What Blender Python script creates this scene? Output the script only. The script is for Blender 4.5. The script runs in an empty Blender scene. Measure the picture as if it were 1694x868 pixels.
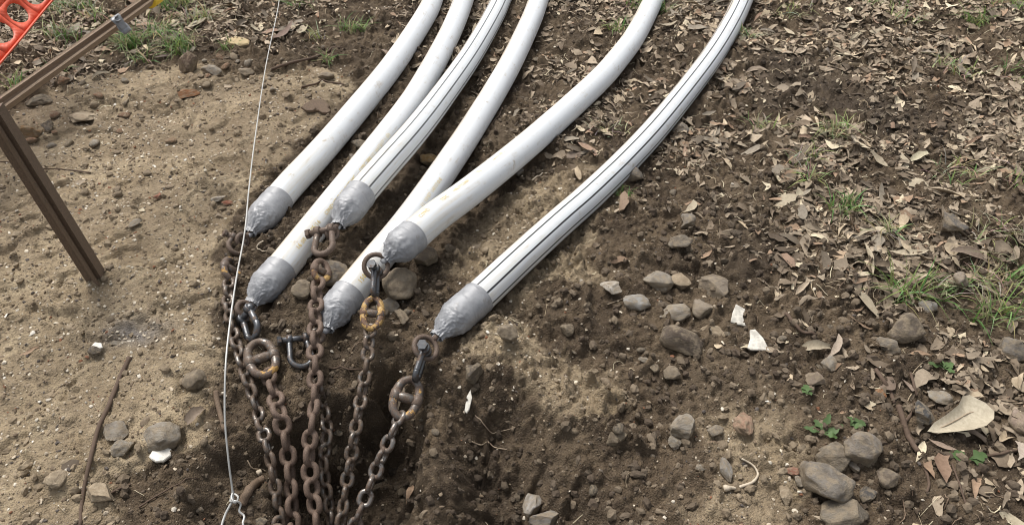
import bpy, math, random
import numpy as np
from mathutils import Vector, Matrix, noise as mnoise

random.seed(7)
RNG = np.random.default_rng(11)
scene = bpy.context.scene
COL = scene.collection

# ------------------------------------------------------------------ camera
CAMH, TILT, F = 1.6, math.radians(43.0), 1232.0
cam_d = bpy.data.cameras.new("camera")
cam_d.sensor_width = 36.0
cam_d.lens = F / 1694.0 * 36.0
cam_d.clip_start, cam_d.clip_end = 0.02, 500.0
cam = bpy.data.objects.new("camera", cam_d)
cam.location = (0, 0, CAMH)
cam.rotation_euler = (math.pi / 2 - TILT, 0, 0)
COL.objects.link(cam)
scene.camera = cam

# ------------------------------------------------------------------ light
SUN_EL, SUN_AZ = math.radians(58), math.radians(-35)      # azimuth from +Y, towards -X
world = bpy.data.worlds.new("World")
scene.world = world
world.use_nodes = True
wn = world.node_tree
bg = wn.nodes["Background"]
sky = wn.nodes.new("ShaderNodeTexSky")
sky.sky_type = 'NISHITA'
sky.sun_disc = False
sky.sun_elevation = SUN_EL
sky.sun_rotation = SUN_AZ
sky.air_density = 1.0
sky.dust_density = 4.0
hs = wn.nodes.new("ShaderNodeHueSaturation")
hs.inputs["Saturation"].default_value = 0.2
wn.links.new(sky.outputs[0], hs.inputs["Color"])
wn.links.new(hs.outputs[0], bg.inputs[0])
bg.inputs[1].default_value = 0.115
sun_d = bpy.data.lights.new("sun", 'SUN')
sun_d.energy = 1.95
sun_d.angle = math.radians(22)
sun_d.color = (1.0, 0.94, 0.86)
sun = bpy.data.objects.new("sun", sun_d)
sd = Vector((math.sin(SUN_AZ) * math.cos(SUN_EL), math.cos(SUN_AZ) * math.cos(SUN_EL), math.sin(SUN_EL)))
sun.rotation_euler = (-sd).to_track_quat('-Z', 'Y').to_euler()
COL.objects.link(sun)
vs = scene.view_settings
vs.view_transform = 'Standard'
vs.look = 'None'
vs.exposure = 0.62
vs.gamma = 1.0
vs.use_curve_mapping = False
scene.cycles.use_denoising = True
scene.cycles.filter_width = 1.0
scene.cycles.max_bounces = 5

# ------------------------------------------------------------------ pixel -> world
ct, st = math.cos(TILT), math.sin(TILT)


def ray(px, py):
    u, v = (px - 847.0) / F, (py - 434.0) / F
    return Vector((u, ct - st * v, -st - ct * v))


def P(px, py, z=0.0):
    d = ray(px, py)
    t = (z - CAMH) / d.z
    return Vector((d.x * t, d.y * t, z))


def mpp(px, py, z=0.0):
    """metres per pixel at that spot"""
    d = ray(px, py)
    return (z - CAMH) / d.z / F


# ------------------------------------------------------------------ numpy noise
TAB = RNG.random((256, 256))


def vn(x, y, f, off=0.0):
    x = np.asarray(x) * f + 37.3 + off * 17.1
    y = np.asarray(y) * f + 11.7 + off * 29.3
    xi = np.floor(x).astype(int); yi = np.floor(y).astype(int)
    fx = x - xi; fy = y - yi
    fx = fx * fx * fx * (fx * (fx * 6 - 15) + 10); fy = fy * fy * fy * (fy * (fy * 6 - 15) + 10)
    a = TAB[xi & 255, yi & 255]; b = TAB[(xi + 1) & 255, yi & 255]
    c = TAB[xi & 255, (yi + 1) & 255]; d = TAB[(xi + 1) & 255, (yi + 1) & 255]
    return (a * (1 - fx) + b * fx) * (1 - fy) + (c * (1 - fx) + d * fx) * fy * 1.0


def sn(x, y, f, off=0.0):
    return vn(x, y, f, off) * 2 - 1


def fbm(x, y, f, n=4, off=0.0):
    s = 0; a = 1.0; t = 0
    for i in range(n):
        # rotate each octave so the lattice never lines up
        c, s_ = math.cos(1.1 * i + .4), math.sin(1.1 * i + .4)
        s = s + a * sn(x * c - y * s_, x * s_ + y * c, f * 2 ** i, off + i)
        t += a; a *= 0.5
    return s / t


def cells(x, y, f, off=0.0, jit=0.9):
    """distance to nearest jittered point (voronoi F1), in cell units, and a cell random"""
    c, s_ = math.cos(.7 + off), math.sin(.7 + off)
    X = (x * c - y * s_) * f + 50.5 + off * 7; Y = (x * s_ + y * c) * f + 91.5 + off * 3
    xi = np.floor(X).astype(int); yi = np.floor(Y).astype(int)
    best = np.full(np.shape(X), 9.0); rnd = np.zeros(np.shape(X))
    for dx in (-1, 0, 1):
        for dy in (-1, 0, 1):
            cx, cy = xi + dx, yi + dy
            jx = cx + .5 + jit * (TAB[cx & 255, cy & 255] - .5)
            jy = cy + .5 + jit * (TAB[(cx + 77) & 255, (cy + 31) & 255] - .5)
            d = np.hypot(X - jx, Y - jy)
            r = TAB[(cx + 13) & 255, (cy + 151) & 255]
            m = d < best
            best = np.where(m, d, best); rnd = np.where(m, r, rnd)
    return best, rnd


def smooth(a, b, x):
    t = np.clip((x - a) / (b - a), 0, 1)
    return t * t * (3 - 2 * t)


def poly_sd(pts, x, y):
    """signed distance (positive inside) to a polygon given in photo pixels on the z=0 ground"""
    w = np.array([P(a, b)[:2] for a, b in pts])
    n = len(w)
    d = np.full(np.shape(x), 1e9); ins = np.zeros(np.shape(x), bool)
    for i in range(n):
        ax, ay = w[i]; bx, by = w[(i + 1) % n]
        ex, ey = bx - ax, by - ay
        t = np.clip(((x - ax) * ex + (y - ay) * ey) / (ex * ex + ey * ey + 1e-12), 0, 1)
        d = np.minimum(d, np.hypot(x - ax - t * ex, y - ay - t * ey))
        cnd = ((ay > y) != (by > y)) & (x < (bx - ax) * (y - ay) / (by - ay + 1e-12) + ax)
        ins ^= cnd
    return np.where(ins, d, -d)


# ------------------------------------------------------------------ pipe centre lines (pixel x, pixel y, height of the centre)
R = 0.0485
PIPES = {
    'a': dict(pts=[(413, 387, .045), (434, 360, .05), (461, 329, .055), (486, 300, .055), (534, 248, .05), (592, 180, .05), (650, 108, .05), (698, 36, .05), (716, 0, .05), (733, -60, .05), (743, -130, .05)], tape=2),
    'b': dict(pts=[(415, 503, .04), (437, 477, .045), (466, 444, .05), (505, 395, .05), (585, 294.5, .05), (664, 193, .05), (698, 142, .05), (742, 61, .05), (767, 0, .05), (783, -60, .05), (791, -130, .05)], tape=2),
    'c': dict(pts=[(559, 374, .105), (577, 346, .112), (599, 318, .118), (641, 270, .118), (684, 221, .11), (724, 170, .09), (776, 97, .06), (812, 36, .05), (829, 0, .05), (852, -60, .05), (866, -130, .05)], tape=2),
    'd': dict(pts=[(539, 545, .04), (556, 514, .045), (579, 485, .05), (624, 429, .05), (670, 373, .05), (719, 305, .05), (782, 211, .05), (839, 116, .05), (876, 40, .05), (891, 0, .05), (910, -60, .05), (920, -130, .05)], tape=2),
    'e': dict(pts=[(637, 429, .135), (658, 411, .148), (685, 389, .15), (720, 359, .142), (785, 311, .115), (887, 228, .08), (985, 139, .062), (1022, 98, .055), (1052, 57, .05), (1081, 0, .05), (1108, -60, .05), (1124, -130, .05)], tape=2),
    'f': dict(pts=[(722, 557, .05), (751, 528, .058), (792, 492, .065), (860, 428, .065), (926, 368, .06), (974, 326, .06), (1038, 264, .055), (1096, 200, .05), (1169, 107, .05), (1206, 48, .05), (1229, 0, .05), (1252, -60, .05), (1266, -130, .05)], tape=2),
}


def catmull(pts, n=10):
    out = []
    p = [pts[0] * 2 - pts[1]] + list(pts) + [pts[-1] * 2 - pts[-2]]
    for i in range(1, len(p) - 2):
        for k in range(n):
            t = k / n
            a, b, c, d = p[i - 1], p[i], p[i + 1], p[i + 2]
            out.append(0.5 * ((2 * b) + (c - a) * t + (2 * a - 5 * b + 4 * c - d) * t * t + (3 * b - a - 3 * c + d) * t ** 3))
    out.append(p[-2])
    return out


def resample(pl, step):
    q = [pl[0].copy()]; acc = 0.0
    for i in range(1, len(pl)):
        seg = pl[i] - pl[i - 1]; L = seg.length; pos = 0.0
        while acc + (L - pos) >= step:
            pos += step - acc; q.append(pl[i - 1] + seg * (pos / L)); acc = 0.0
        acc += L - pos
    return q


for k, d in PIPES.items():
    w = [P(*p) for p in d['pts']]
    nose, start = w[0], w[d['tape']]
    e = w[-1] - w[-2]; e.z = 0
    w.append(w[-1] + e * 1.2); w.append(w[-1] + e * 1.6)
    pl = resample(catmull(w), 0.010)
    # light smoothing
    for _ in range(6):
        pl = [pl[0]] + [(pl[i - 1] + pl[i] * 2 + pl[i + 1]) / 4 for i in range(1, len(pl) - 1)] + [pl[-1]]
    d['line'] = pl
    d['s0'] = min(range(len(pl)), key=lambda i: (pl[i] - start).length)   # index where the tape ends

SAND1 = [(-900, 190), (20, 190), (90, 150), (180, 122), (330, 112), (420, 130), (560, 120), (600, 150), (545, 215), (480, 270), (410, 350), (372, 430), (362, 560), (352, 715), (300, 740), (215, 790), (235, 868), (250, 1200), (-900, 1200)]
SAND2 = [(740, 400), (820, 330), (960, 275), (1060, 330), (1010, 380), (960, 430), (1010, 480), (900, 470), (850, 520), (910, 590), (1010, 640), (1050, 700), (950, 720), (870, 650), (820, 600), (760, 590), (800, 520), (740, 470)]
SAND3 = [(1190, 650), (1290, 690), (1330, 780), (1300, 900), (1280, 1100), (1010, 1100), (1060, 900), (1160, 790), (1140, 700)]
LIT1 = [(600, -120), (2900, -400), (2900, 1200), (1540, 1200), (1440, 830), (1400, 700), (1310, 560), (1230, 430), (1110, 330), (1010, 330), (930, 250), (830, 180), (690, 100)]
LIT2 = [(-900, -400), (640, -120), (620, 40), (520, 95), (420, 95), (330, 95), (200, 130), (60, 150), (-40, 215), (-900, 260)]
BARE = [(1240, 100), (1330, 90), (1450, 150), (1570, 190), (1560, 245), (1440, 230), (1380, 190), (1260, 180)]
BARE2 = [(1150, 330), (1230, 330), (1300, 400), (1330, 470), (1240, 480), (1200, 420)]
PIT = [(455, 700), (490, 668), (550, 650), (600, 622), (640, 592), (690, 640), (700, 700), (700, 800), (720, 1000), (700, 1250), (440, 1250), (450, 1000), (452, 850), (448, 760), (440, 722)]
BENCH = [(350, 735), (400, 715), (480, 700), (500, 900), (500, 1250), (250, 1250), (262, 1000), (285, 860), (330, 800)]
SHLD = [(700, 605), (800, 622), (860, 612), (910, 680), (960, 770), (1010, 860), (1010, 1250), (690, 1250), (680, 800), (680, 640)]
CREST = [(800, 545), (850, 560), (905, 600), (1000, 660), (1060, 760), (1040, 800), (960, 720), (880, 660), (820, 600)]
LPIT = [(352, 560), (410, 545), (470, 600), (460, 680), (450, 720), (360, 722)]

# cobble positions are needed by the ground too (it hugs them), filled in below
PIPE_SEGS = []
for d in PIPES.values():
    l = d['line']
    PIPE_SEGS.append(np.array([[p.x, p.y, p.z] for p in l[::3]]))


def masks(x, y):
    wx = x + .06 * fbm(x, y, 5, 3, 3) + .026 * fbm(x, y, 22, 3, 9)
    wy = y + .06 * fbm(x, y, 5, 3, 7) + .026 * fbm(x, y, 22, 3, 4)
    s1 = smooth(-.05, .07, poly_sd(SAND1, wx, wy))
    s2 = smooth(-.05, .05, poly_sd(SAND2, wx, wy)) * .95
    s3 = smooth(-.06, .06, poly_sd(SAND3, wx, wy)) * .7
    l1 = smooth(-.22, .30, poly_sd(LIT1, wx, wy))
    l2 = smooth(-.06, .10, poly_sd(LIT2, wx, wy))
    bare = np.maximum(smooth(-.08, .08, poly_sd(BARE, wx, wy)), smooth(-.08, .08, poly_sd(BARE2, wx, wy)) * .7)
    pit = smooth(-.045, .13, poly_sd(PIT, wx, wy))
    sh = smooth(-.03, .25, poly_sd(SHLD, wx, wy))
    return s1, s2, s3, l1, l2, bare, pit, sh


def heights(x, y, m=None, hug=True):
    s1, s2, s3, l1, l2, bare, pit, sh = masks(x, y) if m is None else m
    crest = smooth(-.08, .06, poly_sd(CREST, x, y))
    lp = smooth(-.04, .05, poly_sd(LPIT, x, y))
    h = .024 * fbm(x, y, 1.9, 3, 1) * smooth(6, 3, np.abs(y - 2))
    sand = np.clip(s1, 0, 1)
    rough = 1 - .72 * sand
    h = h + .011 * fbm(x, y, 8, 4, 2) * (.45 + .55 * rough)
    # clods : billowed cells at three sizes
    wa, wb = fbm(x, y, 38, 3, 80), fbm(x, y, 41, 3, 84)
    c1, r1 = cells(x + .017 * wa, y + .017 * wb, 22, 0)
    c2, r2 = cells(x + .008 * wb, y - .008 * wa, 55, 1)
    c3, r3 = cells(x + .004 * wa, y + .004 * wb, 120, 2)
    c1 = c1 + .22 * wb; c2 = c2 + .25 * wa
    h = h + rough * (.022 * np.clip(.55 - c1, 0, 1) * smooth(.45, .9, r1) * 2 + .011 * np.clip(.6 - c2, 0, 1) * smooth(.2, .8, r2) * 2)
    h = h + (.0030 + .0036 * rough) * np.clip(.6 - c3, 0, 1) * (.3 + r3) * 2
    h = h + .0034 * fbm(x, y, 75, 3, 5) * (.8 + .6 * rough)
    c4, r4 = cells(x, y, 17, 4)
    h = h + sand * (.008 * np.clip(.5 - c4, 0, 1) * smooth(.72, .95, r4) * 2 - .004 * smooth(.3, .8, fbm(x, y, 14, 2, 8)))
    bench = smooth(-.03, .05, poly_sd(BENCH, x + .02 * fbm(x, y, 18, 2, 95), y))
    h = h - .085 * bench * (1 - pit) + bench * .02 * fbm(x, y, 14, 3, 97)
    h = h + .030 * crest - .030 * lp
    wv = .03 * fbm(x, y, 12, 2, 60)
    t1 = fbm(x + wv, y - wv, 3.1, 4, 61); t2 = fbm(x - wv, y + wv, 6.5, 3, 63)
    h = h + (.018 * smooth(-.02, .05, t1) + .013 * smooth(.02, .07, t2) - .009 * smooth(.22, .30, t2)) * smooth(8, 4, np.abs(y))
    px_ = P(170, 462)
    dp = np.hypot(x - px_.x, y - px_.y)
    h = h + .016 * np.exp(-((dp - .035) / .03) ** 2) * (1 + .6 * fbm(x, y, 30, 2, 70))
    h = h + (np.clip(sh + crest + .6 * s2, 0, 1)) * (.018 * np.clip(.62 - c1, 0, 1) * smooth(.25, .8, r1) * 2 + .010 * np.clip(.6 - c2, 0, 1) * r2 * 2)
    deep = .27 + .10 * fbm(x, y, 5, 3, 6)
    h = h - deep * pit - .20 * sh * (1 - pit) - pit * sh * .02
    h = h + (pit + sh) * .034 * fbm(x, y, 12, 4, 12) + sh * (1 - pit) * .035 * fbm(x, y, 5, 2, 15)
    h = h + .012 * (l1 * (1 - bare)) * np.clip(fbm(x, y, 11, 2, 21), -1, 1)
    if hug:
        for s in PIPE_SEGS:
            near = (x > s[:, 0].min() - .08) & (x < s[:, 0].max() + .08) & (y > s[:, 1].min() - .08) & (y < s[:, 1].max() + .08)
            if not near.any():
                continue
            xn, yn = x[near], y[near]
            best = np.full(xn.shape, 9.); bz = np.zeros(xn.shape)
            for a, b in zip(s[:-1], s[1:]):
                e = b - a
                t = np.clip(((xn - a[0]) * e[0] + (yn - a[1]) * e[1]) / (e[0] ** 2 + e[1] ** 2), 0, 1)
                dd = np.hypot(xn - a[0] - t * e[0], yn - a[1] - t * e[1])
                mm = dd < best
                best = np.where(mm, dd, best); bz = np.where(mm, a[2] + t * e[2], bz)
            lim = bz - np.sqrt(np.maximum(R * R - np.minimum(best, R) ** 2, 0)) + .003
            hn = h[near]
            hn = np.where(best < R, np.minimum(hn, lim), hn)
            # the soil is pressed down beside each pipe
            hn = hn - .010 * np.exp(-(best / .07) ** 2)
            h[near] = hn
    return h


# ------------------------------------------------------------------ ground grid
def axis(lo, hi, step, far):
    a = list(np.arange(lo, hi, step))
    s = step; v = a[-1]
    while v < far:
        s *= 1.35; v += s; a.append(v)
    s = step; v = a[0]; pre = []
    while v > -far:
        s *= 1.35; v -= s; pre.append(v)
    return np.array(pre[::-1] + a)


def axis_y():
    a = list(np.arange(.55, 2.3, .0055)) + list(np.arange(2.3, 4.4, .008))
    s = .008; v = a[-1]
    while v < 200:
        s *= 1.35; v += s; a.append(v)
    s = .0055; v = a[0]; pre = []
    while v > -60:
        s *= 1.35; v -= s; pre.append(v)
    return np.array(pre[::-1] + a)


XS, YS = axis(-2.75, 2.75, .0062, 200), axis_y()
GX, GY = np.meshgrid(XS, YS)
gx, gy = GX.ravel(), GY.ravel()
M = masks(gx, gy)
gz = heights(gx, gy, M)
HZ = gz.reshape(GX.shape)


def H(x, y):
    i = int(np.clip(np.searchsorted(XS, x) - 1, 0, len(XS) - 2)); j = int(np.clip(np.searchsorted(YS, y) - 1, 0, len(YS) - 2))
    fx = (x - XS[i]) / (XS[i + 1] - XS[i]); fy = (y - YS[j]) / (YS[j + 1] - YS[j])
    return float((HZ[j, i] * (1 - fx) + HZ[j, i + 1] * fx) * (1 - fy) + (HZ[j + 1, i] * (1 - fx) + HZ[j + 1, i + 1] * fx) * fy)


def Hv(x, y):
    i = np.clip(np.searchsorted(XS, x) - 1, 0, len(XS) - 2); j = np.clip(np.searchsorted(YS, y) - 1, 0, len(YS) - 2)
    fx = (x - XS[i]) / (XS[i + 1] - XS[i]); fy = (y - YS[j]) / (YS[j + 1] - YS[j])
    return (HZ[j, i] * (1 - fx) + HZ[j, i + 1] * fx) * (1 - fy) + (HZ[j + 1, i] * (1 - fx) + HZ[j + 1, i + 1] * fx) * fy


def hit(px, py, up=0.0):
    """where the sight line through a photo pixel meets the soil (raised by up)"""
    d = ray(px, py); o = Vector((0, 0, CAMH))
    t = (0.25 - CAMH) / d.z
    for _ in range(400):
        p = o + d * t
        g = p.z - H(p.x, p.y) - up
        if g < .0006:
            break
        t += max(g * .5, .0006)
    return p


# ------------------------------------------------------------------ object helpers
def tag(o, label=None, cat=None, group=None, kind=None):
    if label: o['label'] = label
    if cat: o['category'] = cat
    if group: o['group'] = group
    if kind: o['kind'] = kind
    return o


def big_mesh(name, V, Q, mat, smooth_=True, col=None, tri=False):
    """V (n,3), Q (m,4 or 3) numpy"""
    me = bpy.data.meshes.new(name)
    k = Q.shape[1]
    me.vertices.add(len(V)); me.vertices.foreach_set("co", np.ascontiguousarray(V, dtype=np.float32).ravel())
    me.loops.add(Q.size); me.loops.foreach_set("vertex_index", np.ascontiguousarray(Q, dtype=np.int32).ravel())
    me.polygons.add(len(Q))
    me.polygons.foreach_set("loop_start", np.arange(0, Q.size, k, dtype=np.int32))
    me.polygons.foreach_set("loop_total", np.full(len(Q), k, dtype=np.int32))
    me.update(calc_edges=True)
    me.polygons.foreach_set("use_smooth", np.full(len(Q), smooth_))
    if col is not None:
        a = me.color_attributes.new("Col", 'FLOAT_COLOR', 'POINT')
        c = np.ones((len(V), 4), np.float32); c[:, :col.shape[1]] = col
        a.data.foreach_set("color", c.ravel())
    me.materials.append(mat)
    o = bpy.data.objects.new(name, me); COL.objects.link(o)
    return o


def mk(name, verts, faces, mat, parent=None, smooth_=True, origin=None, mats=None):
    """one mesh object; verts in world space. Children are stored relative to their root."""
    org = origin
    if parent is not None:
        org = Vector(parent['_org']) if '_org' in parent else parent.location.copy()
    if org is None:
        org = Vector((0, 0, 0))
    me = bpy.data.meshes.new(name)
    me.from_pydata([tuple(Vector(v) - org) for v in verts], [], faces)
    me.polygons.foreach_set("use_smooth", [smooth_] * len(me.polygons))
    me.materials.append(mat)
    me.update()
    o = bpy.data.objects.new(name, me); COL.objects.link(o)
    if parent is not None:
        o.parent = parent
        ORG[o.name] = org
    else:
        o.location = org
    return o


ORG = {}


def sub(name, verts, faces, mat, parent, root, smooth_=True):
    """a sub-part: same origin as the root thing"""
    org = root.location
    me = bpy.data.meshes.new(name)
    me.from_pydata([tuple(Vector(v) - org) for v in verts], [], faces)
    me.polygons.foreach_set("use_smooth", [smooth_] * len(me.polygons))
    me.materials.append(mat); me.update()
    o = bpy.data.objects.new(name, me); COL.objects.link(o); o.parent = parent
    return o


def empty(name, loc, label, cat, group=None):
    o = bpy.data.objects.new(name, None); o.location = loc; o.empty_display_size = .02
    COL.objects.link(o)
    return tag(o, label, cat, group)


def tube(path, rad, seg=12, closed=False, up=None, flat=1.0, caps=True, disp=None):
    """sweep; rad number or function of index fraction"""
    n = len(path); V = []; Fc = []
    T = []
    for i in range(n):
        if closed:
            t = path[(i + 1) % n] - path[i - 1]
        else:
            t = path[min(i + 1, n - 1)] - path[max(i - 1, 0)]
        T.append(t.normalized())
    u = Vector(up) if up is not None else (Vector((0, 0, 1)) if abs(T[0].z) < .9 else Vector((1, 0, 0)))
    u = (u - T[0] * u.dot(T[0])).normalized()
    for i in range(n):
        u = (u - T[i] * u.dot(T[i])).normalized()
        w = T[i].cross(u)
        r = rad(i / max(n - 1, 1)) if callable(rad) else rad
        for k in range(seg):
            a = 2 * math.pi * k / seg
            rr = r * (1 + (disp(i, a) if disp else 0))
            V.append(path[i] + u * (math.cos(a) * rr) + w * (math.sin(a) * rr * flat))
    m = n if closed else n - 1
    for i in range(m):
        for k in range(seg):
            a = i * seg + k; b = i * seg + (k + 1) % seg
            j = ((i + 1) % n) * seg
            Fc.append((a, b, j + (k + 1) % seg, j + k))
    if not closed and caps:
        Fc.append(tuple(range(seg))[::-1]); Fc.append(tuple((n - 1) * seg + k for k in range(seg)))
    return V, Fc


# ------------------------------------------------------------------ materials
def new_mat(name):
    m = bpy.data.materials.new(name); m.use_nodes = True
    nt = m.node_tree; b = nt.nodes["Principled BSDF"]
    return m, nt, b


class N:
    """tiny node builder"""
    def __init__(s, nt): s.nt = nt
    def n(s, t, **kw):
        x = s.nt.nodes.new(t)
        for k, v in kw.items():
            if k.startswith('i_'):
                key = k[2:]
                key = int(key) if key.isdigit() else key.replace('_', ' ')
                s.set(x.inputs[key], v)
            else: setattr(x, k, v)
        return x
    def set(s, sock, v):
        if hasattr(v, 'is_output') or isinstance(v, bpy.types.NodeSocket): s.nt.links.new(v, sock)
        else: sock.default_value = v
    def coord(s, which='Object'):
        return s.n('ShaderNodeTexCoord').outputs[which]
    def noise(s, vec, scale, detail=4, rough=.55, out='Fac', dist=0.0):
        x = s.n('ShaderNodeTexNoise'); s.set(x.inputs['Vector'], vec); x.inputs['Scale'].default_value = scale
        x.inputs['Detail'].default_value = detail; x.inputs['Roughness'].default_value = rough; x.inputs['Distortion'].default_value = dist
        return x.outputs[out]
    def voro(s, vec, scale, feature='F1', out='Distance'):
        x = s.n('ShaderNodeTexVoronoi', feature=feature); s.set(x.inputs['Vector'], vec); x.inputs['Scale'].default_value = scale
        return x.outputs[out]
    def math(s, op, a, b=0.0, c=None, clamp=False):
        x = s.n('ShaderNodeMath', operation=op, use_clamp=clamp); s.set(x.inputs[0], a); s.set(x.inputs[1], b)
        if c is not None: s.set(x.inputs[2], c)
        return x.outputs[0]
    def mrange(s, v, a, b, c=0.0, d=1.0):
        x = s.n('ShaderNodeMapRange', interpolation_type='SMOOTHSTEP'); s.set(x.inputs[0], v)
        for i, q in enumerate((a, b, c, d)): s.set(x.inputs[i + 1], q)
        return x.outputs[0]
    def mix(s, f, a, b, blend='MIX'):
        x = s.n('ShaderNodeMix', data_type='RGBA', blend_type=blend); s.set(x.inputs[0], f)
        s.set(x.inputs[6], a if not isinstance(a, tuple) else (*a, 1) if len(a) == 3 else a)
        s.set(x.inputs[7], b if not isinstance(b, tuple) else (*b, 1) if len(b) == 3 else b)
        return x.outputs[2]
    def bump(s, h, strength=.5, dist=.002, normal=None):
        x = s.n('ShaderNodeBump'); x.inputs['Strength'].default_value = strength; x.inputs['Distance'].default_value = dist
        s.set(x.inputs['Height'], h)
        if normal is not None: s.set(x.inputs['Normal'], normal)
        return x.outputs[0]


def mat_ground():
    m, nt, b = new_mat("soil"); k = N(nt); v = k.coord()
    at = k.n('ShaderNodeVertexColor', layer_name='Col')
    sep = k.n('ShaderNodeSeparateColor'); k.set(sep.inputs[0], at.outputs[0])
    sand, wet_shade, lit = sep.outputs[0], sep.outputs[1], sep.outputs[2]
    n1 = k.noise(v, 7, 6, .6); n2 = k.noise(v, 45, 5, .6); n3 = k.noise(v, 260, 4, .65)
    sandc = k.mix(k.mrange(n1, .35, .65), (.32, .248, .158), (.465, .375, .25))
    sandc = k.mix(k.mrange(n2, .3, .75), k.mix(.55, sandc, (.15, .118, .082)), sandc)
    soil = k.mix(k.mrange(n1, .38, .62), (.066, .048, .032), (.125, .092, .060))
    soil = k.mix(k.mrange(n2, .52, .78), soil, (.20, .152, .098))
    soil = k.mix(k.mrange(n3, .62, .82), soil, (.23, .185, .13))
    f = k.mrange(k.math('ADD', sand, k.math('MULTIPLY', k.math('SUBTRACT', n2, .5), .55)), .25, .75)
    n4 = k.noise(v, 2.6, 5, .6)
    sandc = k.mix(k.mrange(n4, .42, .60, 0, .55), sandc, (.20, .155, .105))
    soil = k.mix(k.mrange(n4, .50, .62, 0, .5), soil, (.16, .122, .082))
    c = k.mix(f, soil, sandc)
    c = k.mix(k.math('MULTIPLY', wet_shade, .6), c, (.038, .027, .018))  # moist soil and the pit's painted shade share this dark colour
    # grit: individual grains of several colours
    vc = k.n('ShaderNodeTexVoronoi'); k.set(vc.inputs['Vector'], v); vc.inputs['Scale'].default_value = 300
    sc = k.n('ShaderNodeSeparateColor'); k.set(sc.inputs[0], vc.outputs['Color'])
    grain = k.math('MULTIPLY', k.mrange(sc.outputs[0], .80, .86), k.mrange(vc.outputs['Distance'], .42, .3))
    grain = k.math('MULTIPLY', grain, k.mrange(wet_shade, .95, .2))
    gc = k.mix(sc.outputs[1], (.12, .085, .06), (.48, .42, .34))
    c = k.mix(k.math('MULTIPLY', grain, k.mrange(sand, 0, 1, .35, .8)), c, gc)
    c = k.mix(k.math('MULTIPLY', lit, k.mrange(n2, .25, .6, .35, .9)), c, (.205, .19, .18))
    k.set(b.inputs['Base Color'], c)
    k.set(b.inputs['Roughness'], k.mrange(wet_shade, 0, 1, .95, .72))
    b.inputs['Specular IOR Level'].default_value = .25
    hgt = k.math('ADD', k.math('MULTIPLY', n2, .5), k.math('MULTIPLY', n3, .45))
    hgt = k.math('ADD', hgt, k.math('MULTIPLY', k.voro(v, 190), -.35))
    hgt = k.math('ADD', hgt, k.math('MULTIPLY', grain, .3))
    k.set(b.inputs['Normal'], k.bump(hgt, 1.0, .010))
    return m


def mat_attr(name, rough=.9, bump=.3, scale=200, use_obj=False, spec=.3, var=.35, trans=0.0):
    m, nt, b = new_mat(name); k = N(nt); v = k.coord()
    if use_obj:
        src = k.n('ShaderNodeObjectInfo').outputs['Color']
    else:
        src = k.n('ShaderNodeVertexColor', layer_name='Col').outputs[0]
    n = k.noise(v, scale, 5, .6); n0 = k.noise(v, scale * .12, 3, .5)
    dark = k.mix(1.0, src, (.5, .47, .44), 'MULTIPLY')
    c = k.mix(k.math('MULTIPLY', k.mrange(n, .3, .7, 1, 0), var), src, dark)
    c = k.mix(k.math('MULTIPLY', k.mrange(n0, .45, .7), var), c, dark)
    k.set(b.inputs['Base Color'], c)
    b.inputs['Roughness'].default_value = rough
    b.inputs['Specular IOR Level'].default_value = spec
    k.set(b.inputs['Normal'], k.bump(n, bump, .001))
    return m


def mat_stone():
    m, nt, b = new_mat("stone"); k = N(nt); v = k.coord()
    oi = k.n('ShaderNodeObjectInfo'); src = oi.outputs['Color']
    off = k.n('ShaderNodeVectorMath', operation='ADD'); k.set(off.inputs[0], v)
    cb = k.n('ShaderNodeCombineXYZ'); r = k.math('MULTIPLY', oi.outputs['Random'], 20)
    for i in range(3): k.set(cb.inputs[i], r)
    k.set(off.inputs[1], cb.outputs[0]); v = off.outputs[0]
    n1 = k.noise(v, 1.8, 5, .65); n2 = k.noise(v, 9, 6, .7); n3 = k.noise(v, 2.6, 5, .6)
    c = k.mix(k.mrange(n1, .3, .7), k.mix(1.0, src, (.62, .58, .54), 'MULTIPLY'), src)
    c = k.mix(k.mrange(n2, .55, .75, 0, .5), c, k.mix(1.0, src, (1.45, 1.42, 1.4), 'MULTIPLY'))
    # soil stuck on the lower flanks and in patches
    g = k.n('ShaderNodeNewGeometry'); sp = k.n('ShaderNodeSeparateXYZ'); k.set(sp.inputs[0], g.outputs['Normal'])
    low = k.mrange(k.math('ADD', sp.outputs[2], k.math('MULTIPLY', k.math('SUBTRACT', n3, .5), 1.6)), .05, .55, 1, 0)
    c = k.mix(k.math('MULTIPLY', low, .85), c, (.17, .135, .092))
    c = k.mix(k.mrange(n3, .42, .62, 0, .7), c, (.28, .225, .155))
    c = k.mix(k.mrange(n2, .60, .68, 0, .5), c, (.10, .082, .06))
    k.set(b.inputs['Base Color'], c)
    b.inputs['Roughness'].default_value = .78
    b.inputs['Specular IOR Level'].default_value = .3
    k.set(b.inputs['Normal'], k.bump(k.math('ADD', n2, k.math('MULTIPLY', n1, .8)), .7, .009))
    return m


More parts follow.
